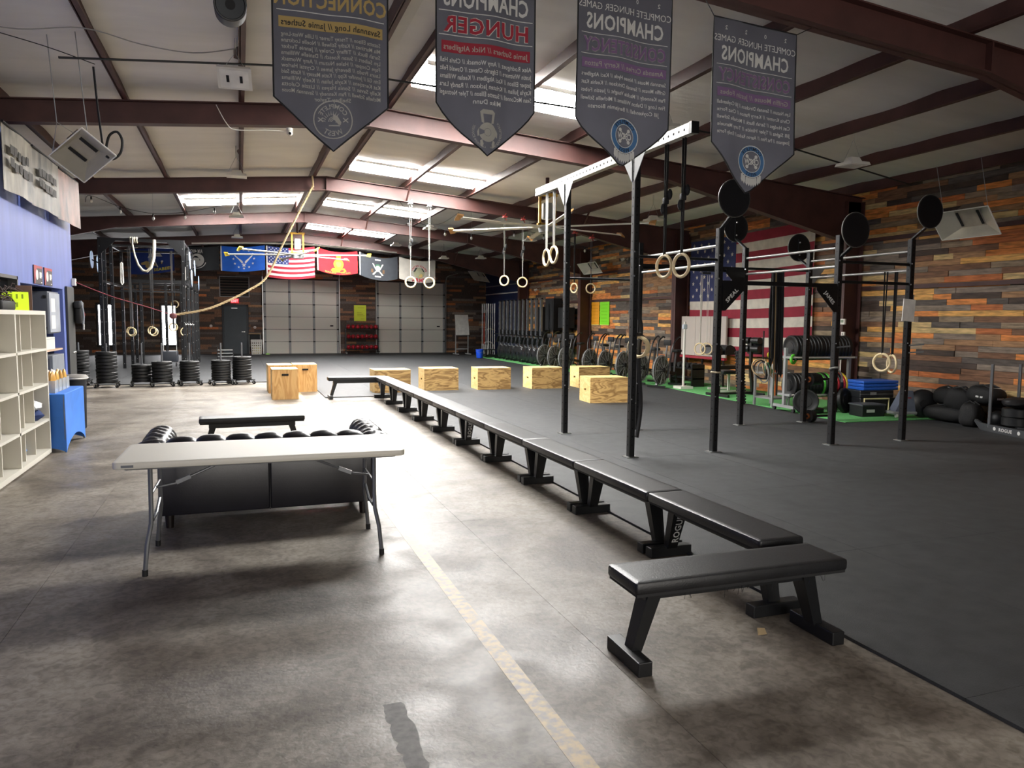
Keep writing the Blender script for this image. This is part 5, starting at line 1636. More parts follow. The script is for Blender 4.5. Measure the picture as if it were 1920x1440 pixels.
MB().span((PX[1], PY[1]-.03, 2.42), (PX[2], PY[1]+.03, 2.46)).build('crossmember', M_BLACKP, rig)
for (x, s, word, y) in ((PX[1], 1, 'SPEAL', PY[0]), (PX[2], -1, 'JAMES', PY[0]), (PX[2], -1, None, PY[1])):
    z = 2.10 if y < 9 else 2.43
    MB().prism([(0, 0), (s*.34, 0), (s*.34, -.06), (s*.05, -.34), (0, -.34)], -.004, .004, T(x+s*.035, y-.038, z) @ rot(PI/2)).build('gusset', M_BLACKP, rig)
    if word:
        vs, fs = fit_text(word, .22, .05, .03)
        a = math.radians(45 if s > 0 else -45)
        MB().add([(math.cos(a)*u-math.sin(a)*v, 0, math.sin(a)*u+math.cos(a)*v) for u, v in vs], fs, T(x+s*.17, y-.044, z-.15)).build('gusset_lettering', M_PRINTW, rig, label='white name lettering on the gusset plate')
pg = MB().prism([(0, 0), (.26, 0), (0, -.30)], -.004, .004, T(PX[3]+.04, PY[1]-.02, 2.5) @ rot(PI/2)); pg.build('gusset', M_GREYST, rig)
for i, (x, y, sy, z) in enumerate(((PX[1], PY[0], -1, 3.08), (PX[2], PY[0], -1, 2.80), (PX[3], PY[0], -1, 3.10), (PX[2], PY[1], 1, 3.10), (PX[3], PY[1], 1, 2.84))):
    yd = y+sy*.26
    d = MB().cyl((x, yd-.008, z), (x, yd+.008, z), .222, n=30).build('target_disc', mat('black_target', '#111216', .4), rig, True)
    MB().torus((x, yd, z), (0, 1, 0), .218, .009, 30, 5).build('target_rim', mat('worn_rim', '#6d6a64', .5), d, True)
    a = MB(); a.bar((x, y, z-.34), (x, yd+.0, z-.17), .05, .02); a.bar((x, yd-sy*.012, z-.19), (x, yd-sy*.012, z+.14), .05, .01)
    a.build('target_arm', M_BLACKP, d)
    q = MB(); q.sph((x, yd-sy*.02, z-.12), .014, 8, 5); q.sph((x, yd-sy*.02, z+.08), .014, 8, 5); q.build('bolts', M_CHROME, d)
MB().box((PX[3]-.06, PY[0]-.06, 1.80), (.21, .012, .30), rot(0, .06)).build('notice_board', mat('whiteboard_small', '#f2efe8', .4), rig, label='small white board hung on the right front post')
# bolts on posts
q = MB()
for x in PX:
    for y in PY:
        for z in (2.1, 2.38, 1.3, .65):
            q.sph((x+.039, y-.02, z), .011, 6, 4); q.sph((x-.02, y-.039, z+.05), .011, 6, 4)
q.build('bolt_heads', M_CHROME, rig, True)
for y, z in ((PY[0], 1.32), (PY[0], 1.22)):
    MB().bar((PX[3], y-.04, z), (PX[3]+.14, y-.16, z+.02), .03, .02).build('j_cup', M_BLACKP, rig)
MB().bar((PX[2], PY[0]-.03, 1.30), (PX[2]+.12, PY[0]-.14, 1.32), .03, .02).build('j_cup', M_BLACKP, rig)
q = MB(); q.torus((PX[2], PY[0], 1.02), (0, .3, 1), .052, .014, 14, 6); q.tube([(PX[2]+.05, PY[0]-.03, 1.0), (PX[2]+.10, PY[0]-.04, .93), (PX[2]+.11, PY[0]-.04, .84)], .012); q.build('strap_tie', M_STRAP, rig, True)
q = MB(); q.torus((PX[1], PY[0], 1.0), (0, 0, 1), .052, .012, 14, 6); q.build('tape_wrap', mat('masking_tape', '#b7a789', .7), rig, True)
# barbell collar pegs
for i, (x, y, z) in enumerate(((PX[3]+.0, PY[1]-.05, .70), (PX[3]+.0, PY[1]-.05, .10))):
    q = MB().cyl((x+.03, y, z), (x+.46, y-.02, z), .020, n=10); q = q.build('storage_peg', M_BLACKP, rig, True)
    for k in range(2 if i else 4):
        MB().cyl((x+.06+k*.05, y, z), (x+.10+k*.05, y, z), .10-.004*k, n=18).build('peg_plate', M_RUBPLATE, q, True)
    MB().cyl((x+.035, y, z), (x+.055, y, z), .045, n=14).build('peg_collar', mat('copper_collar', '#b3683c', .35, metal=.6), q, True)
# rings on the rig
ring('gym_ring', 'left of the two big grey-strapped rings hanging near the monorail end', (PX[0]+.02, 7.20, 2.24), (1, .18, 0), 3.66, M_BSTRAP, .118, .017, 'rings on the right rig monorail')
ring('gym_ring', 'right of the two big grey-strapped rings hanging near the monorail end', (PX[0]+.02, 6.86, 2.23), (1, .18, 0), 3.66, M_BSTRAP, .118, .017, 'rings on the right rig monorail')
ring('gym_ring', 'left pale ring at the far end of the monorail beam', (PX[0], 10.52, 2.58), (1, .0, 0), 3.66, M_STRAP, .118, .019, 'rings on the right rig monorail', False)
ring('gym_ring', 'right pale ring at the far end of the monorail beam', (PX[0], 10.24, 2.60), (1, .05, 0), 3.66, M_STRAP, .118, .019, 'rings on the right rig monorail', False)
# paired rings from the middle frame
def clamp(p, m):
    pass
for i, (x, z, ax, lab, m) in enumerate(((3.80, 2.50, (.1, 1, 0), 'left white ring of the pair hanging before the cream flag', M_STRAP), (4.25, 2.50, (.1, 1, 0), 'right white ring of the pair hanging before the cream flag', M_STRAP),
        (6.14, 2.60, (.9, .8, 0), 'left ring of the pair hung from red clamps mid ceiling', M_STRAP), (6.62, 2.57, (.2, 1, 0), 'right ring of the pair hung from red clamps mid ceiling', M_STRAP),
        (8.03, 2.46, (1, .35, 0), 'thin edge-on ring beside the tall rear rig post', M_BSTRAP), (8.50, 2.46, (.2, 1, 0), 'wooden ring hanging between the tall rig posts before the wood wall', M_BSTRAP))):
    t = ring('gym_ring', lab, (x, 17.5, z), ax, zb(x)-.02, m, .118, .02, 'rings hung from the middle frame', i in (0, 3, 2))
    c = MB(); zz = zb(x)-z
    c.box((0, 0, zz-.03), (.09, .16, .03)); c.bar((-.04, 0, zz-.05), (.04, 0, zz+.06), .02, .02); c.bar((.05, 0, zz-.10), (-.05, 0, zz+.02), .02, .02)
    c.build('beam_clamp', mat('red_clamp', '#a83a34', .5) if i >= 2 else M_GREYST, t)
# rings and bands hanging inside the rig
ring('gym_ring', 'left ring of the low pair hanging on the right end of the rig', (8.33, 7.95, 1.10), (1, .25, 0), 2.34, M_BSTRAP, .118, .017, 'low rings on the right rig', False)
ring('gym_ring', 'right ring of the low pair hanging on the right end of the rig', (8.46, 7.90, 1.08), (1, -.35, 0), 2.34, M_BSTRAP, .118, .017, 'low rings on the right rig', False)
for k in range(3):
    ring('gym_ring', ['front', 'middle', 'rear'][k]+' ring of the bunch hooked on the tall front post', (4.47+.045*k, 7.9+.05*k, 1.33), (.8, .6, 0), 1.50, M_BSTRAP, .118, .016, 'rings bunched on the tall front post', False)
for k in range(2):
    ring('gym_ring', ['left', 'right'][k]+' pale ring hanging on blue-white straps before the grey panel', (9.0+.16*k, 13.3, 1.07), (.9, .5+.5*k, 0), 2.6, M_WHITE, .118, .016, 'rings before the grey wall panel', False)
o = MB().tube([(9.0, 13.3, 2.62), (9.2, 13.3, 2.62)], .02).build('ring_anchor_bar', M_BLACKP, rig)
t = thing('band_bundle', 'thick bundle of black resistance bands hanging inside the right rig', 'bands', (7.95, 9.7, 0))
rr = random.Random(12)
for k in range(9):
    x = -.10+.025*k; z0 = rr.uniform(.75, 1.15)
    MB().tube([(x, 0, 2.44), (x-.012, .02, 1.8), (x+rr.uniform(-.03, .03), .0, z0+.05), (x+.02, -.02, z0), (x+.03, -.02, z0+.06), (x+.012, -.03, 1.8), (x, -.02, 2.44)], .013, 5).build('band', M_BSTRAP if k not in (2,) else mat('tan_band', '#b59d77', .6), t, True)
t = thing('strap_loops', 'tangle of tan and grey strap loops hung low in the rig', 'straps', (7.75, 9.72, 0))
for k in range(5):
    MB().torus((-.05+.03*k, 0, .93-.04*(k % 3)), (.8, .5-.3*k, .1), .13+.015*(k % 3), .012, 20, 5).build('loop', [mat('tan_band', '#b59d77', .6), M_BSTRAP, M_STRAP][k % 3], t, True)
MB().tube([(0, 0, 1.05), (0, 0, 1.5)], .012, 5).build('hanger', M_BSTRAP, t)
t = thing('black_strap', 'long black punching strap hanging between the tall front posts', 'strap', (4.60, 8.1, 0))
MB().tube(smooth([(.02, .05, 2.3), (-.02, 0, 1.8), (.03, 0, 1.55), (.0, 0, 1.2), (.06, .02, .6), (.0, .0, .2)], 4), .028, 6).build('strap', M_BSTRAP, t, True)

# ------------------------------------------------------------------ right wall: big flag, panel, posters, screens
c = Cloth('large_flag', 'very large striped flag hung on the right wood wall', 'flag', (XR-.12, 17.36, 3.74), 4.6, 2.92, -PI/2, .03, .035, 1.1, -.012)
H = 2.92
c.sheet(H, mat('big_flag_white', '#cfc8bb', .8), 'cloth', 30, 16)
for k in range(7):
    c.sheet(H/13*(2*k+1), mat('big_flag_red', '#8e1f33', .8), 'stripe', 30, 2, 0, None, H/13*2*k, 0, .006)
c.sheet(H*7/13, mat('big_flag_blue', '#2c3460', .8), 'canton', 14, 6, 0, 1.96, 0, 0, .009)
g = []
for r in range(9):
    for k in range(6 if r % 2 == 0 else 5):
        g.append(star2d(.062)+(.16+(0 if r % 2 == 0 else .165)+k*.33, .12+r*.165))
for gg in g:
    c.ink([gg], mat('big_flag_white', '#cfc8bb', .8), 'star', .012)
t = thing('wall_panel', 'grey three-part panel standing before the large flag with a red foot rail', 'panel', (XR-.28, 16.45, .72), -PI/2)
for k in range(3):
    MB().rbox((-.64+.66*k-.02, 0, .54), (.65, .05, 1.02), .006, e=.004).build('board', mat('panel_grey', '#b7ada4', .5, var=.04), t)
MB().span((-.99, -.05, -.04), (.99, .03, .02)).build('foot_rail', mat('panel_red', '#9b2434', .5), t)
for s in (-.9, .0, .9):
    MB().span((s-.02, -.02, -.70), (s+.02, .02, -.04)).build('leg', M_BLACKP, t)
for i, (y, col, lab) in enumerate(((23.19, '#f0a21c', 'orange paper poster on the right wood wall'), (22.50, '#86e81e', 'lime green paper poster on the right wood wall'))):
    t = thing('paper_poster', lab, 'poster', (XR-.045, y, 1.88), -PI/2)
    W_ = (.58, .68)[i]
    MB().box((0, 0, 0), (W_, .006, .80)).build('sheet', mat('poster_'+col, col, .6, var=.03), t)
    q = MB()
    for k in range(6):
        q.box((-.02, -.0045, .28-.11*k), (.46, .001, .018))
    q.build('faint_lines', mat('poster_line_'+col, tuple(x*.8 for x in lin(col)), .7), t)
    q = MB()
    for a, b in (((-W_/2, -.005, .38), (W_/2, -.0042, .40)), ((-W_/2, -.005, -.40), (W_/2, -.0042, -.38))):
        q.span(a, b)
    q.build('pale_border', mat('poster_border_'+col, '#e9e58a', .7), t)
# stacked black screens / speakers before the wall
for i, (y, z0, w, h, lab) in enumerate(((27.4, .9, .55, 1.25, 'tall black speaker left in the dark group behind the bikes'), (26.2, 1.25, .8, 1.2, 'large black speaker in the middle of the dark group on the wall'), (25.0, 1.35, .7, .75, 'square black speaker at right of the dark group on the wall'), (24.9, .55, .55, .6, 'small black speaker low behind the air bikes'))):
    t = thing('loudspeaker', lab, 'speaker', (XR-.32, y, z0), -PI/2)
    MB().rbox((0, 0, h/2), (w, .36, h), .02, e=.012).build('cabinet', M_BLACKM, t)
    MB().box((0, -.185, h/2), (w*.86, .012, h*.9)).build('grille', mat('speaker_grille', '#1a1b1d', .8), t)
    if i != 1 or True:
        MB().span((-.02, .0, -z0+.02 if i in (0, 3) else -.15), (.02, .285, .01)).build('bracket', M_BLACKP, t)
t = thing('thermostat', 'white thermostat box on the maroon column by the flag', 'thermostat', (XR-.50, 11.48, 1.66), -PI/2)
MB().rbox((0, 0, 0), (.13, .04, .11), .008, e=.006).build('housing', M_WHITE, t); MB().box((0, -.022, .01), (.07, .003, .05)).build('display', mat('lcd', '#8f9a86', .3), t)
t = thing('outlet_box', 'small white switch box below the thermostat on the column', 'switch', (XR-.50, 11.46, 1.42), -PI/2)
MB().rbox((0, 0, 0), (.08, .035, .09), .006, e=.005).build('housing', M_WHITE, t); MB().box((0, -.02, 0), (.02, .006, .035)).build('toggle', M_GREYST, t)
draped('column_conduit', 'thin pale conduit running down the column beside the flag', 'conduit', [(XR-.52, 11.47, 1.38), (XR-.52, 11.47, .2)], .012, M_WHITE)
for i, (y, z) in enumerate(((20.9, 3.55), (28.2, 2.85), (24.3, 2.72))):
    t = thing('spot_lamp', ['small chrome spotlight high on the wood wall', 'small chrome spotlight on the wall above the rowers', 'small twin spotlight on the wall between the rings'][i], 'lamp', (XR-.1, y, z))
    MB().cyl((.06, 0, 0), (.0, 0, 0), .04, n=12).build('base', M_CHROME, t, True); MB().tube([(0, 0, 0), (-.08, .05, .02)], .01).build('arm', M_CHROME, t); MB().cyl((-.08, .05, .02), (-.17, .10, -.03), .035, .06, 14).build('head', M_WHITE, t, True)

# ------------------------------------------------------------------ upright rowers
def make_rower():
    t = thing('rowing_machine', '', 'rowing machine')
    MB().rbox((0, 0, 1.62), (.085, .12, 1.50), .01, seg=2).build('monorail', mat('rail_black', '#4a4d52', .25), t)
    MB().span((-.03, -.066, .9), (.03, -.06, 2.36)).build('rail_strip', M_CHROME, t)
    MB().rbox((0, 0, 2.385), (.08, .16, .04), .01).build('rear_foot', M_BLACKP, t)
    MB().bar((0, .0, .95), (-.12, -.52, .36), .06, .10).build('main_frame', mat('frame_grey', '#4d5055', .35), t)
    q = MB(); q.bar((-.06, 0, .95), (-.20, -.50, .42), .012, .02); q.bar((.06, 0, .95), (-.04, -.50, .42), .012, .02); q.build('chain_guard', M_CHROME, t)
    f = MB().lathe([(.02, -.07), (.23, -.07), (.27, -.04), (.27, .04), (.23, .07), (.02, .07)], 22, T(-.14, -.58, .31) @ basis((1, .15, 0))).build('flywheel_cage', mat('cage_black', '#1c1d1f', .3), t, True)
    MB().torus((-.14, -.58, .31), (1, .15, 0), .272, .014, 24, 6).build('cage_rim', M_GREYST, f, True)
    MB().cyl((-.24, -.595, .31), (-.04, -.565, .31), .05, n=14).build('hub', M_BLACKM, f, True)
    MB().bar((-.42, -.60, .04), (.14, -.60, .04), .05, .05).build('front_foot', M_BLACKP, t)
    MB().bar((-.14, -.58, .31), (-.14, -.60, .04), .05, .05).build('front_leg', M_BLACKP, t)
    MB().tube([(-.28, -.05, 1.02), (.0, -.12, 1.0), (.28, -.05, 1.02)], .016).build('handle', M_BLACKM, t, True)
    m = MB().rbox((0, -.20, 1.12), (.17, .04, .15), .02, e=.01).build('monitor', M_BLACKM, t, True)
    MB().bar((0, -.2, 1.1), (0, -.02, .98), .02, .02).build('monitor_arm', M_BLACKP, m)
    for s in (-1, 1):
        MB().box((s*.13-.04, -.28, .80), (.10, .04, .28), rot(.5)).build('footrest', M_BLACKM, t)
    return t
r0 = make_rower()
NR = 11
for i in range(NR):
    y = 25.4+i*.46
    l = r0 if i == 0 else dup(r0)
    l.location = (10.35, y, .03); l.rotation_euler = (0, 0, random.uniform(-.05, .05))
    l['label'] = '%s upright rowing machine in the row, counted from the air bikes' % ORD[i]
    l['group'] = 'rowing machines stored upright'
# ------------------------------------------------------------------ air bikes
def make_bike():
    t = thing('air_bike', '', 'exercise bike')
    C = V((.42, 0, .42))
    f = MB().torus(C, (0, 1, 0), .36, .014, 30, 6).build('fan_cage_rim', M_GREYST, t, True)
    q = MB()
    for s in (-1, 1):
        q.torus(C+V((0, s*.05, 0)), (0, 1, 0), .345, .005, 26, 4)
        for k in range(10):
            a = 2*PI*k/10
            q.tube([C+V((0, s*.08, 0)), C+V((.35*math.cos(a), s*.05, .35*math.sin(a)))], .008, 4)
        for rr in (.12, .2, .28):
            q.torus(C+V((0, s*.07, 0)), (0, 1, 0), rr, .003, 24, 4)
    q.build('cage_wires', mat('wire_grey', '#7e7f7c', .4), t, True)
    q = MB()
    for k in range(12):
        a = 2*PI*k/12
        q.box(C+V((.21*math.cos(a), 0, .21*math.sin(a))), (.22, .004, .06), rot(0, -a, 0) @ rot(.5))
    MB().lathe([(.02, -.012), (.335, -.012), (.335, .012), (.02, .012)], 26, T(*C) @ basis((0, 1, 0))).build('fan_screen', mat('fan_screen_grey', '#4a4945', .6, var=.3, scale=30), t, True)
    q.build('fan_blades', mat('fan_mesh_grey', '#8a8982', .5, var=.2, scale=25), t, True)
    MB().cyl(C+V((0, -.1, 0)), C+V((0, .1, 0)), .06, n=14).build('hub', M_BLACKM, t, True)
    MB().bar((.42, 0, .40), (-.25, 0, .30), .05, .08).build('main_frame', M_BLACKP, t)
    MB().bar((-.22, 0, .28), (-.30, 0, .82), .045, .045).build('seat_post', M_BLACKP, t)
    MB().rbox((-.32, 0, .87), (.26, .22, .07), .07, e=.03).build('saddle', M_BLACKM, t, True)
    for x in (.62, -.38):
        MB().bar((x, -.24, .03), (x, .24, .03), .05, .05).build('floor_foot', M_BLACKP, t)
        MB().bar((x, 0, .05), (x*.72, 0, .34), .05, .05).build('stay', M_BLACKP, t)
    for s in (-1, 1):
        MB().tube(smooth([(.34, s*.13, .22), (.30, s*.17, .62), (.26, s*.20, .92), (.16, s*.22, 1.12), (-.02, s*.22, 1.22), (-.10, s*.22, 1.20)], 4), .020, 7).build('handle_arm', M_BLACKP, t, True)
        q = MB(); q.bar((.10, s*.10, .26), (.02, s*.13, .17), .03, .02); q.box((.0, s*.19, .17), (.10, .10, .03)); q.build('pedal_crank', M_BLACKM, t)
    m = MB().rbox((.14, 0, 1.08), (.04, .2, .14), .02, e=.01).build('console', M_BLACKM, t, True)
    MB().bar((.14, 0, 1.03), (.22, 0, .70), .03, .03).build('console_post', M_BLACKP, m)
    return t
b0 = make_bike()
BK = [23.5, 22.7, 21.7, 20.0, 19.05, 18.05, 17.05, 16.05]
BLB = ['black air bike farthest along the row, beside the rowers', 'second farthest black air bike in the row', 'third farthest black air bike, partly behind a rig post', 'black air bike behind the rear jump box', 'black air bike right of the orange and green posters', 'black air bike just left of the tall front rig post',
       'black air bike behind the tall front rig post', 'nearest black air bike at the near end of the row']
for i, y in enumerate(BK):
    b = b0 if i == 0 else dup(b0)
    b.location = (10.0, y, .03); b.rotation_euler = (0, 0, math.radians(-150)+random.uniform(-.06, .06)); b['label'] = BLB[i]; b['group'] = 'air bikes in a row'
# exercise bike parked by bucket
t = thing('ski_machine', 'dark ski machine standing behind the blue bucket', 'machine', (10.6, 32.2, .018))
MB().bar((0, 0, .1), (0, .1, 2.1), .10, .06).build('mast', M_BLACKP, t); MB().torus((-.1, -.15, .34), (.6, 1, 0), .28, .02, 24, 6).build('wheel_rim', M_GREYST, t, True); MB().cyl((-.1, -.2, .34), (-.1, -.1, .34), .25, n=20).build('flywheel', M_BLACKM, t, True)
MB().tube([(-.25, -.1, 1.15), (.0, -.15, 1.2), (.25, -.1, 1.12)], .02).build('handles', M_CHROME, t, True); MB().box((0, -.1, .03), (.5, .5, .06)).build('base', M_BLACKP, t)
# barbells upright in a far holder
t = thing('barbell_holder', 'upright holder full of steel barbells at the far right', 'barbell rack', (10.2, 30.9, .018))
MB().span((-.35, -.5, .05), (.25, .5, .12)).build('base_plate', M_BLACKP, t); MB().span((-.35, -.5, .32), (.25, .5, .35)).build('guide_plate', M_BLACKP, t)
for sx in (-.34, .24):
    for sy in (-.49, .49):
        MB().span((sx-.015, sy-.015, 0), (sx+.015, sy+.015, .35)).build('corner_leg', M_BLACKP, t)
k = 0
for ix in range(2):
    for iy in range(4):
        m = mat('red_bar', '#b14a3c', .35, metal=.4) if (ix, iy) in ((0, 2),) else M_CHROME
        b = thing('barbell', 'red barbell standing in the far bar holder' if m is not M_CHROME else 'steel barbell, %s in the %s row of the far holder' % (ORD[iy], ('front', 'rear')[ix]), 'barbell', (10.2-.22+.3*ix, 30.9-.40+.27*iy, .14), group='red bars in the far holder' if m is not M_CHROME else 'steel bars in the far holder')
        MB().cyl((0, 0, 0), (0, 0, .42), .025, n=10).build('sleeve', M_CHROME, b, True); MB().cyl((0, 0, 1.78), (0, 0, 2.18), .025, n=10).build('sleeve', M_CHROME, b, True); MB().cyl((0, 0, .42), (0, 0, 1.78), .014, n=8).build('shaft', m, b, True)
# whiteboard, bucket
t = thing('whiteboard_easel', 'white dry-erase board on a grey rolling easel by the far wall', 'whiteboard', (9.42, 32.5, .018), .10)
MB().box((0, .05, 1.37), (.64, .02, .92), rot(-.18)).build('board', mat('whiteboard_face', '#d8d7d2', .35), t)
q = MB()
for k in range(4):
    q.box((-.05, -.01+.04*k-.01, 1.10+.12*k), (.34, .002, .012), rot(-.18))
q.build('faint_writing', mat('faint_marker', '#b9b9b6', .6), t)
for s in (-1, 1):
    MB().span((s*.30-.018, .04, .06), (s*.30+.018, .08, 1.3)).build('upright', M_GREYST, t); ft = MB().span((s*.30-.025, -.28, .04), (s*.30+.025, .36, .08)).build('foot', M_GREYST, t)
    for yy in (-.25, .33):
        MB().cyl((s*.30-.015, yy, .025), (s*.30+.015, yy, .025), .025, n=10).build('caster', M_BLACKM, ft, True)
q = MB(); q.span((-.3, .045, .26), (.3, .075, .30)); q.span((-.3, .045, .88), (.3, .075, .92)); q.build('cross_rails', M_GREYST, t)
t = thing('bucket', 'bright blue plastic bucket beside the bar holder', 'bucket', (9.42, 29.9, .03))
MB().lathe([(.13, 0), (.135, .01), (.165, .34), (.175, .345), (.175, .36), (.155, .36), (.125, .03)], 20).build('pail', mat('blue_plastic', '#1f4fd0', .35), t, True)
MB().tube([(-.17, 0, .33), (-.12, -.13, .26), (0, -.18, .22), (.12, -.13, .26), (.17, 0, .33)], .006, 5).build('handle', M_CHROME, t, True)

# ------------------------------------------------------------------ far wall: ball rack, poster, hamper, cone
t = thing('ball_rack', 'black three-tier wheeled rack between the two garage doors', 'rack', (5.28, 34.75, .018))
for j, z in enumerate((.20, .68, 1.13)):
    q = MB(); q.cyl((-.72, -.10, z), (.72, -.10, z), .018, n=8); q.cyl((-.72, .12, z+.02), (.72, .12, z+.02), .018, n=8); q.build('shelf_rails', M_BLACKP, t, True)
for s in (-1, 1):
    MB().span((s*.74-.025, .10, .08), (s*.74+.025, .16, 1.32)).build('upright', M_BLACKP, t)
    ft = MB().span((s*.74-.025, -.28, .07), (s*.74+.025, .28, .12)).build('foot', M_BLACKP, t)
    for yy in (-.26, .26):
        q = MB().cyl((s*.74-.02, yy, .035), (s*.74+.02, yy, .035), .035, n=12); q.build('caster', M_CHROME, ft, True)
    for z in (.20, .68, 1.13):
        MB().bar((s*.74, .13, z-.03), (s*.74, -.12, z-.03), .03, .03).build('arm', M_BLACKP, t)
bm_ = MB().sph((0, 0, 0), .098, 18, 12).mesh('medicine_ball', mat('red_vinyl_ball', '#9e1826', .3), True)
for j, z in enumerate((.20, .68, 1.13)):
    for k in range(7):
        o = inst(bm_, 'medicine_ball', (5.28-.62+.207*k, 34.75, .018+z+.108))
        tag(o, 'red medicine ball, %s from left on the %s rack shelf' % (ORD[k], ('bottom', 'middle', 'top')[j]), 'ball', 'medicine balls on the %s shelf' % ('bottom', 'middle', 'top')[j])
t = thing('paper_poster', 'yellow-green handwritten poster above the red balls', 'poster', (5.28, YF-.04, 1.88))
MB().box((0, 0, 0), (.56, .006, .74)).build('sheet', mat('lime_yellow_paper', '#c9d62f', .6, var=.03), t)
q = MB()
for z, w, x in ((.24, .30, .05), (.02, .22, -.04), (-.05, .28, .0), (-.12, .34, .04), (-.27, .18, .12)):
    q.box((x, -.0045, z), (w, .001, .018))
q.build('pen_lines', mat('pen_olive', '#8d981f', .7), t)
t = thing('laundry_hamper', 'white slotted laundry hamper beside the far dark door', 'hamper', (.66, 34.9, .018))
q = MB(); n = 5
for sx, sy in ((0, -1), (0, 1), (1, 0), (-1, 0)):
    for k in range(6):
        u = -.22+.088*k
        if sx == 0:
            q.taper((u*.85, sy*.17, 0), (.035, .012), (u, sy*.20, .62), (.04, .012))
        else:
            q.taper((sx*.19, u*.75, 0), (.012, .03), (sx*.225, u*.88, .62), (.012, .035))
    for z in (.0, .11, .22, .33, .44, .55, .62):
        f = .85+.15*z/.62
        if sx == 0:
            q.box((0, sy*(.17+.03*z/.62), z), (.46*f, .014, .05))
        else:
            q.box((sx*(.19+.035*z/.62), 0, z), (.014, .40*f, .05))
q.build('basket', M_WHITE, t); MB().rbox((0, 0, .2), (.34, .3, .36), .05, e=.05).build('laundry', mat('mixed_cloth', '#c7bf86', .8, var=.4, scale=12), t, True)
t = thing('folding_stool', 'tan-topped folding cart behind the white hamper', 'cart', (.60, 35.23, .018))
MB().rbox((0, 0, .90), (.52, .22, .05), .02, e=.015).build('top', mat('tan_top', '#a08763', .6), t)
for s in (-1, 1):
    MB().bar((s*.24, 0, 0), (s*.24, .0, .88), .03, .03).build('leg', M_GREYST, t)
MB().box((0, 0, .76), (.44, .16, .2)).build('pouch', M_BLACKM, t)
t = thing('marker_cone', 'small lime disc cone on the mats by the garage door', 'cone', (1.12, 34.6, .018))
MB().lathe([(.10, 0), (.10, .005), (.05, .06), (.04, .06), (.09, .0)], 16).build('cone', mat('lime_plastic', '#a9e07a', .5), t, True)
for i, (x, z) in enumerate(((.62, 1.2), (-1.2, 1.25))):
    t = thing('wall_switch', ['round white door buzzer right of the dark far door', 'small grey switch on the far wall left of the dark door'][i], 'switch', (x, YF-.04, z))
    MB().cyl((0, 0, 0), (0, -.03, 0), .06, n=14).build('plate', M_WHITE, t, True); MB().cyl((0, -.03, 0), (0, -.045, 0), .025, n=10).build('button', M_GREYST, t, True)

# ------------------------------------------------------------------ right floor: GHD, bar stand, plate rack, crates
t = thing('ghd_bench', 'black glute-ham bench with half round pads on the turf', 'exercise bench', (9.68, 13.6, .03), .08)
for s in (-1, 1):
    p = MB(); pr = [(s*.03+s*.30*u, .0) for u in (0,)]
    poly = [(.04, 0), (.34, 0), (.33, .09), (.28, .17), (.18, .21), (.08, .19), (.04, .14)]
    MB().prism([(s*x, z) for x, z in poly], -.17, .17, T(0, 0, .90) @ rot(PI/2)).build('half_round_pad', M_VINYL, t)
MB().bar((0, 0, .05), (0, 0, .92), .08, .08).build('front_post', M_BLACKP, t)
MB().bar((0, 0, .62), (.95, .0, .62), .08, .08).build('main_beam', M_BLACKP, t)
MB().bar((.90, 0, .62), (.90, 0, 1.18), .06, .06).build('roller_post', M_BLACKP, t)
for z in (1.02, 1.20):
    for s in (-1, 1):
        MB().cyl((.90, s*.04, z), (.90, s*.26, z), .075, n=16).build('foot_roller', M_VINYL, t, True)
MB().box((1.02, 0, 1.08), (.02, .5, .36)).build('foot_plate', M_BLACKP, t)
for x in (0, .98):
    MB().bar((x, -.36, .025), (x, .36, .025), .05, .07).build('floor_bar', M_BLACKP, t)
MB().bar((.98, 0, .05), (.9, 0, .6), .06, .06).build('rear_post', M_BLACKP, t)
MB().box((.5, -.0, .05), (.95, .06, .05)).build('floor_beam', M_BLACKP, t)
vs, fs = fit_text('ROGUE', .30, .05, .02); MB().add([(-v, -.042, u) for u, v in vs], fs, T(0, 0, .38)).build('lettering', M_PRINTW, t, label='white vertical lettering on the front post')
t = thing('pole_stand', 'slim white pole on a square base on the turf', 'stand', (9.98, 15.4, .03))
MB().box((0, 0, .03), (.34, .34, .06)).build('base', M_WHITE, t); MB().cyl((0, 0, .06), (0, 0, 1.6), .028, n=10).build('pole', M_WHITE, t, True); MB().rbox((.0, 0, 1.48), (.12, .06, .12), .02, e=.02).build('towel', mat('pale_towel', '#c9d3de', .8), t, True)
t = thing('low_bench_machine', 'low black seat on a white leg frame behind the glute-ham bench', 'bench', (10.55, 14.6, .03), -.3)
MB().rbox((0, 0, .46), (.34, .9, .08), .03, e=.02).build('pad', M_VINYL, t, True)
for s in (-.36, .36):
    MB().bar((0, s, .04), (0, s, .42), .05, .05).build('leg', M_WHITE, t); MB().bar((-.25, s, .03), (.25, s, .03), .05, .05).build('foot', M_WHITE, t)
t = thing('weight_sled_rack', 'black low dumbbell frame under the wall panel', 'rack', (10.6, 16.2, .03), -PI/2)
for z in (.18, .42):
    MB().span((-.5, -.16, z), (.5, .16, z+.03)).build('shelf', M_BLACKP, t)
for s in (-.48, .48):
    MB().span((s-.02, -.18, 0), (s+.02, .18, .55)).build('side', M_BLACKP, t)
for k in range(5):
    o = MB().add([], []); d = thing('dumbbell', 'black hex dumbbell, %s from near end, on the low frame' % ORD[k], 'dumbbell', (10.6, 16.2-.4+.2*k, .03+.03+.42+.065), group='dumbbells under the wall panel')
    q = MB().cyl((-.13, 0, 0), (-.05, 0, 0), .065, n=6); q.cyl((.05, 0, 0), (.13, 0, 0), .065, n=6); q.build('heads', M_RUBPLATE, d); MB().cyl((-.06, 0, 0), (.06, 0, 0), .016, n=8).build('grip', M_CHROME, d, True)
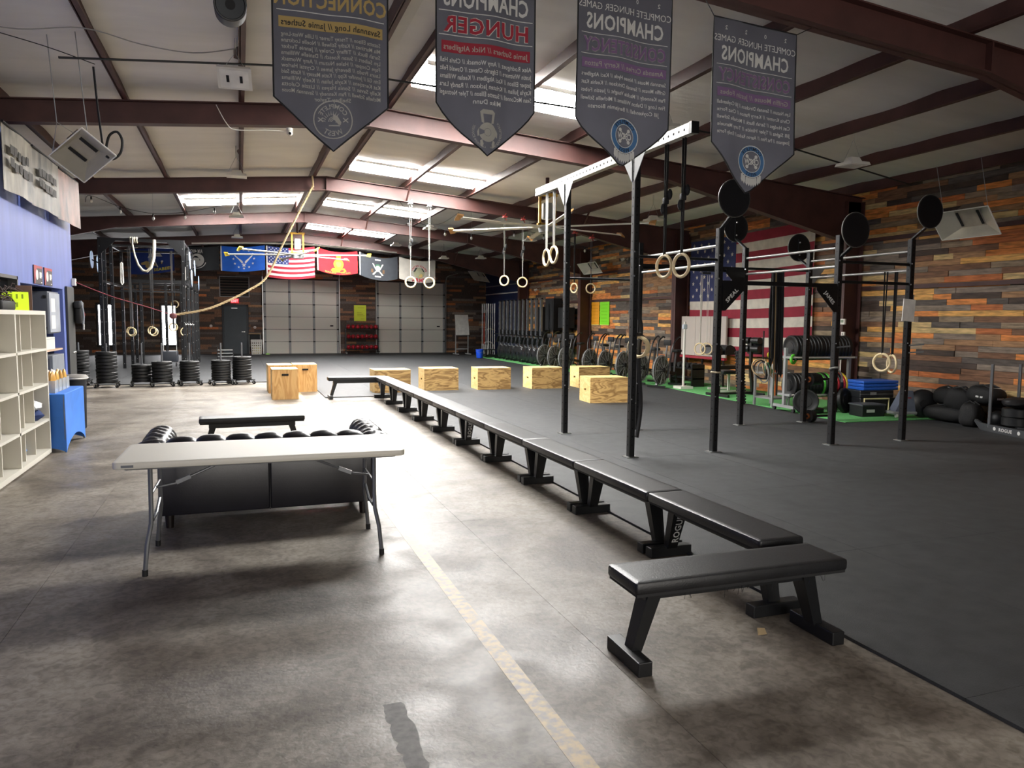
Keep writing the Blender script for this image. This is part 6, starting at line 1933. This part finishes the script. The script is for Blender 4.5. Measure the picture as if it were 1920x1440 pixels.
# barbell stand
t = thing('barbell_stand', 'grey barbell stand holding upright bars on the turf', 'barbell rack', (9.68, 11.85, .03), .1)
MB().span((-.22, -.24, .14), (.22, .24, .17)).build('tray', M_GREYST, t); MB().span((-.22, -.24, .62), (.22, .24, .645)).build('guide_tray', M_GREYST, t)
for sx in (-.21, .21):
    for sy in (-.23, .23):
        MB().span((sx-.02, sy-.02, 0), (sx+.02, sy+.02, .65)).build('leg', M_GREYST, t)
for i, (x, y, h, m, lab) in enumerate(((-.16, -.1, 1.88, M_CHROME, 'left steel barbell upright in the turf bar stand'), (-.05, -.1, 1.88, M_CHROME, 'right steel barbell upright in the turf bar stand'), (.08, .0, 2.18, mat('orange_bar', '#d0622c', .4), 'orange barbell upright in the turf bar stand'), (.16, .05, 2.35, M_BLACKP, 'tall black barbell upright in the turf bar stand'))):
    b = thing('barbell', lab, 'barbell', (9.68+x, 11.85+y, .21), group='bars in the turf stand')
    MB().cyl((0, 0, 0), (0, 0, h-.42), .014, n=8).build('shaft', m, b, True); MB().cyl((0, 0, h-.40), (0, 0, h-.02), .025, n=10).build('sleeve', M_CHROME if i < 2 else M_TUBE, b, True); MB().cyl((0, 0, h-.42), (0, 0, h-.40), .036, n=12).build('collar', m, b, True)
for i, (x, y, z, r, col, lab) in enumerate(((9.48, 11.58, .80, .07, '#d8d5c8', 'white small plate hung on the bar stand front'), (9.55, 11.56, 1.22, .06, '#8b8f92', 'grey small plate hung high on the bar stand'), (9.66, 11.56, .84, .10, '#cfcabb', 'cream plate hung on the bar stand'))):
    q = MB().lathe([(.015, 0), (r-.008, 0), (r, .008), (r, .022), (r-.008, .03), (.015, .03)], 18, T(x, y, z) @ basis((.3, -1, 0))); tag(q.build('change_plate', mat('change_'+col, col, .4), None, True), lab, 'weight plate')
for i, (x, y, z, col) in enumerate(((9.40, 11.62, 1.02, '#d9c62e'), (9.52, 11.60, 1.03, '#d9c62e'), (9.62, 11.62, 1.05, '#e0852c'), (9.36, 11.62, .80, '#2f9a5c'), (9.44, 11.62, .74, '#37a76a'))):
    lab = ['left yellow clip on the bar stand', 'right yellow clip on the bar stand', 'orange clip on the bar stand', 'left green jug on the bar stand', 'right green jug on the bar stand'][i]
    q = MB().torus((x, y, z), (.3, -1, 0), .04, .016, 14, 6) if i < 3 else MB().rbox((x, y, z), (.09, .05, .16), .02, e=.02)
    tag(q.build('collar_clip' if i < 3 else 'plastic_jug', mat('clip_'+col, col, .4), None, True), lab, 'clip' if i < 3 else 'jug')
t = thing('traction_roller', 'tall black knobbed roller leaning by the bar stand', 'roller', (9.25, 12.2, .03))
q = MB().cyl((0, 0, 0), (-.05, .05, 1.05), .075, n=14)
for k in range(18):
    for a in range(10):
        an = 2*PI*a/10+(k % 2)*.3; z = .04+k*.057
        q.box((-.0475*z+.078*math.cos(an), .0475*z+.078*math.sin(an), z), (.03, .03, .028), rot(0, 0, an))
q.build('knobbed_body', M_BLACKM, t)
# two-tier plate rack
t = thing('plate_rack', 'two-tier steel plate rack loaded with bumper plates', 'plate rack', (9.95, 10.95, .03), -.08)
for z in (.30, .98):
    for y in (-.16, .16):
        MB().cyl((-.68, y, z), (.68, y, z), .02, n=10).build('cradle_rail', M_WHITE, t, True)
for s in (-1, 1):
    MB().span((s*.68-.025, -.03, .1), (s*.68+.025, .03, 1.15)).build('upright', M_GREYST, t)
    MB().bar((s*.68, -.30, .09), (s*.68, .30, .09), .05, .05).build('foot', M_GREYST, t)
    for z in (.30, .98):
        MB().bar((s*.68, -.18, z), (s*.68, .18, z), .04, .04).build('tier_arm', M_GREYST, t)
    for y in (-.28, .28):
        MB().cyl((s*.68-.02, y, .035), (s*.68+.02, y, .035), .035, n=10).build('caster', M_BLACKM, t, True)
def wplate(x, z, th, R, m, lab, group, dx=0):
    o = inst(plate_mesh(th, R, m, m.name), 'bumper_plate', (0, 0, 0), (0, PI/2, -.08))
    p = rot(0, 0, -.08) @ V((x, 0, 0)); o.location = (9.95+p.x, 10.95+p.y, z)
    return tag(o, lab, 'weight plate', group)
x = -.60
i = 0
while x < .56:
    th = (.062, .07, .055, .085)[i % 4]
    wplate(x, .03+.98+.17, th, .225, M_RUBPLATE, 'black bumper plate, %s from left on the top rack tier' % ORD[i], 'plates on the top tier'); x += th+.006; i += 1
M_COL = {'k': M_RUBPLATE, 'g': mat('green_plate', '#4fae3c', .45), 'r': mat('red_plate', '#b3262c', .45), 'y': mat('yellow_plate', '#d5b32a', .45), 't': mat('tan_plate', '#a9946a', .45)}
x = -.60
for i, k in enumerate('kkkkkkkkgkgtrrkry'):
    th = .07 if k == 'k' else .05
    if x > .58:
        break
    nm = {'k': 'black', 'g': 'green', 'r': 'red', 'y': 'yellow', 't': 'tan'}[k]
    wplate(x, .03+.30+.17, th, .225, M_COL[k], '%s bumper plate, %s from left on the lower rack tier' % (nm, ORD[i]), nm+' plates on the lower tier'); x += th+.004
for i, (x, y, R, rz, lab) in enumerate(((10.18, 10.55, .225, .35, 'big black plate leaning at the right foot of the plate rack'), (9.42, 10.62, .22, -.7, 'dark grey plate leaning at the left foot of the plate rack'))):
    o = inst(plate_mesh(.07, R), 'bumper_plate', (x, y, .03+R-.01), (PI/2-.12, 0, rz)); tag(o, lab, 'weight plate')
o = inst(plate_mesh(.08), 'bumper_plate', (9.62, 10.72, .03), (0, 0, 0)); tag(o, 'flat dark plate lying under the plate rack', 'weight plate')
q = MB(); 
t = thing('ab_wheel', 'bright green wheel hooked on the plate rack upright', 'wheel', (9.32, 10.92, .98))
MB().torus((0, -.06, 0), (.3, -1, 0), .07, .025, 18, 8).build('tyre', mat('lime_tyre', '#5fc83a', .45), t, True); MB().cyl((0, -.02, 0), (.03, -.12, 0), .02).build('axle', M_BLACKM, t, True)
t = thing('water_jug', 'dark tall canister beside the crates', 'canister', (10.02, 10.62, .03))
MB().lathe([(.07, 0), (.085, .01), (.085, .36), (.06, .40), (.06, .42)], 16).build('body', mat('dark_canister', '#23262a', .25), t, True); MB().cyl((0, 0, .42), (0, 0, .45), .062, n=14).build('cap', M_GREYST, t, True)
# crates with blue folding mats
M_CRATE = mat('black_crate', '#1b1c1f', .45)
t = thing('storage_tote', 'low black tote with white badge in front of the crates', 'tote', (10.25, 10.05, .03), -.12)
MB().rbox((0, 0, .10), (.46, .34, .20), .02, e=.01).build('bin', M_CRATE, t); MB().rbox((0, 0, .20), (.49, .37, .025), .02).build('lid', mat('grey_lid_dark', '#4a4c50', .5), t); MB().box((-.06, -.172, .10), (.16, .004, .05)).build('badge', M_PRINTW, t)
t = thing('storage_crate', 'wide black crate under the stack of blue mats', 'crate', (10.72, 10.45, .03), -.12)
MB().rbox((0, 0, .14), (.80, .50, .28), .02, e=.01).build('body', M_CRATE, t)
MB().tube([(-.34, -.28, .0), (-.34, -.28, .27), (.16, -.28, .27), (.16, -.28, .0)], .016, 6).build('yellow_handle', mat('pale_yellow_tube', '#d8cf9a', .5), t, True)
t = thing('toolbox', 'black hinged case lying on the wide crate', 'case', (10.70, 10.47, .31), -.12)
MB().rbox((0, 0, .065), (.70, .44, .13), .02, e=.012).build('shell', mat('case_black', '#26282b', .4), t); MB().box((-.08, -.222, .075), (.12, .012, .05)).build('latch', M_GREYST, t); MB().span((-.35, -.222, .060), (.35, -.219, .068)).build('seam', M_GREYST, t)
for k in range(3):
    t = thing('folding_mat', ['lowest', 'middle', 'top'][k]+' blue foam mat of the stack on the black case', 'mat', (10.78, 10.48, .442+.058*k), -.10)
    MB().rbox((0, 0, .027), (.74, .46, .053), .012, e=.010).build('foam', mat('blue_vinyl_mat', '#2660c4', .45), t, True); MB().span((-.37, -.002, .053), (.37, .002, .0545)).build('fold_line', M_NAVY, t)
t = thing('fan_roller', 'grey caster machine with a big black fan wheel against the wall', 'machine', (10.72, 9.72, .03), -.3)
MB().taper((-.02, 0, .10), (.36, .22), (.04, 0, .46), (.14, .16)).build('shell', mat('slate_shell', '#6b7180', .35), t); MB().rbox((-.04, 0, .08), (.44, .28, .05), .03, e=.015).build('deck', M_GREYST, t)
MB().cyl((-.2, -.12, .035), (-.17, -.12, .035), .035, n=12).build('caster', M_WHITE, t, True)
q = MB().lathe([(.03, -.05), (.20, -.05), (.24, -.02), (.24, .02), (.20, .05), (.03, .05)], 26, T(.30, -.05, .245) @ basis((.15, 1, 0))); w = q.build('fan_wheel', mat('wheel_dark', '#232426', .35), t, True)
MB().cyl((.29, -.13, .245), (.31, .05, .245), .06, n=14).build('wheel_hub', M_BLACKM, w, True); q = MB(); q.box((.04, -.105, .34), (.06, .004, .02)); q.build('red_badge', M_RED, t)
# sandbags
def sandbag(lab, loc, r, rotm, stripes=None):
    t = thing('sandbag', lab, 'sandbag', loc, rotm=rotm)
    q = MB().sph((0, 0, 0), 1, 20, 14)
    v2 = []
    for x, y, z in q.v:
        k = .5
        sx = math.copysign(abs(x)**k, x)*r[0]; sy = math.copysign(abs(y)**.75, y)*r[1]; sz = math.copysign(abs(z)**.75, z)*r[2]
        v2.append((sx*(1+.03*math.sin(8*y+5*z)), sy*(1+.04*math.sin(6*x+3*z)), sz*(1+.05*math.sin(5*x+7*y))))
    q.v = v2
    q.build('bag', mat('black_canvas', '#101011', .75, var=.25, scale=10, bump=.2, bscale=60), t, True)
    q = MB()
    for s in (-1, 1):
        q.tube([(r[0]*.5*s, -r[1]*.5, r[2]*.9), (r[0]*.5*s, 0, r[2]*1.15), (r[0]*.5*s, r[1]*.5, r[2]*.9)], .015, 5)
    q.build('carry_handles', M_BSTRAP, t, True)
    if stripes == 'bar':
        MB().rbox((-r[0]*.2, 0, r[2]*1.0), (r[0]*.5, .05, .02), .01).build('white_mark', M_PRINTW, t)
    if stripes == 'ring':
        q = MB()
        for k in range(12):
            a = PI+PI*k/11
            q.box((r[0]*.99*math.cos(a), r[1]*1.0*math.sin(a), -.02), (.012, .05, .028), rot(0, 0, a))
        q.build('dashed_mark', M_PRINTW, t)
        MB().box((0, -r[1]*.55, r[2]*.86), (.22, .03, .012), rot(.5)).build('white_mark', M_PRINTW, t)
    return t
sandbag('broad black sandbag lying flat at the bottom of the pile', (11.12, 9.08, .16), (.28, .46, .13), (0, 0, .05))
sandbag('black sandbag with a white mark on top at the left of the pile', (11.22, 9.22, .42), (.20, .26, .15), (0, .1, .0), 'bar')
sandbag('rounded black sandbag leaning in the middle of the pile', (11.05, 8.92, .40), (.17, .22, .19), (.2, 0, .3))
sandbag('black sandbag with dashed white ring topping the pile', (11.12, 8.52, .52), (.20, .26, .14), (.1, 0, 0), 'ring')
sandbag('upright black sandbag with white side mark before the pile', (10.86, 8.56, .20), (.15, .15, .19), (0, .15, .2))
MB()
t = thing('slam_ball', 'dark rubber slam ball behind the sled rail', 'ball', (11.12, 8.30, .155))
MB().sph((0, 0, 0), .135, 18, 12).build('ball', M_RUBPLATE, t, True)
MB().torus((0, 0, 0), (1, .2, 0), .135, .003, 24, 4).build('seam', M_BLACKM, t)
sandbag('black sandbag slumped against the wall behind the slam ball', (11.22, 7.85, .27), (.14, .24, .24), (0, 0, .0))
for k in range(2):
    o = inst(plate_mesh(.13, .20, None, 'tyre'), 'rubber_plate', (10.79, 7.76, .14+.132*k)); tag(o, ['lower', 'upper'][k]+' thick black rubber plate beside the sled', 'weight plate')
o = bag('duffel_cover', 0, (10.80, 7.76, .475), (.20, .22, .08), mat('black_tarp', '#151517', .5), 3); tag(o, 'crumpled black cover on the thick rubber plates', 'cover')
# sled
t = thing('push_sled', 'black steel push sled with two upright poles and white lettering', 'sled', (10.69, 8.24, .018), math.radians(-105))
for y in (0, .45):
    MB().prism([(0, .0), (1.15, 0), (1.15, .11), (.0, .11), (-.12, .15), (-.14, .12)], -.02, .02, T(0, y, 0) @ rot(PI/2)).build('runner', mat('sled_grey', '#3b3d40', .45), t)
for x in (.12, .72):
    MB().span((x-.03, 0, .05), (x+.03, .45, .09)).build('crossmember', M_BLACKP, t)
MB().cyl((.16, .0, .06), (.16, .0, 1.02), .024, n=12).build('pole', M_TUBE, t, True); MB().cyl((.16, .45, .06), (.16, .45, 1.02), .024, n=12).build('pole', M_TUBE, t, True)
vs, fs = fit_text('ROGUE', .26, .05, .035); MB().add([(u+.52, -.0215, v+.06) for u, v in vs], fs).build('lettering', M_PRINTW, t)
q = MB()
for x in (.30, .78):
    q.add([(a+x, -.0215, b+.06) for a, b in circle(.028, 14)], [tuple(range(14))])
q.build('round_marks', M_PRINTW, t)
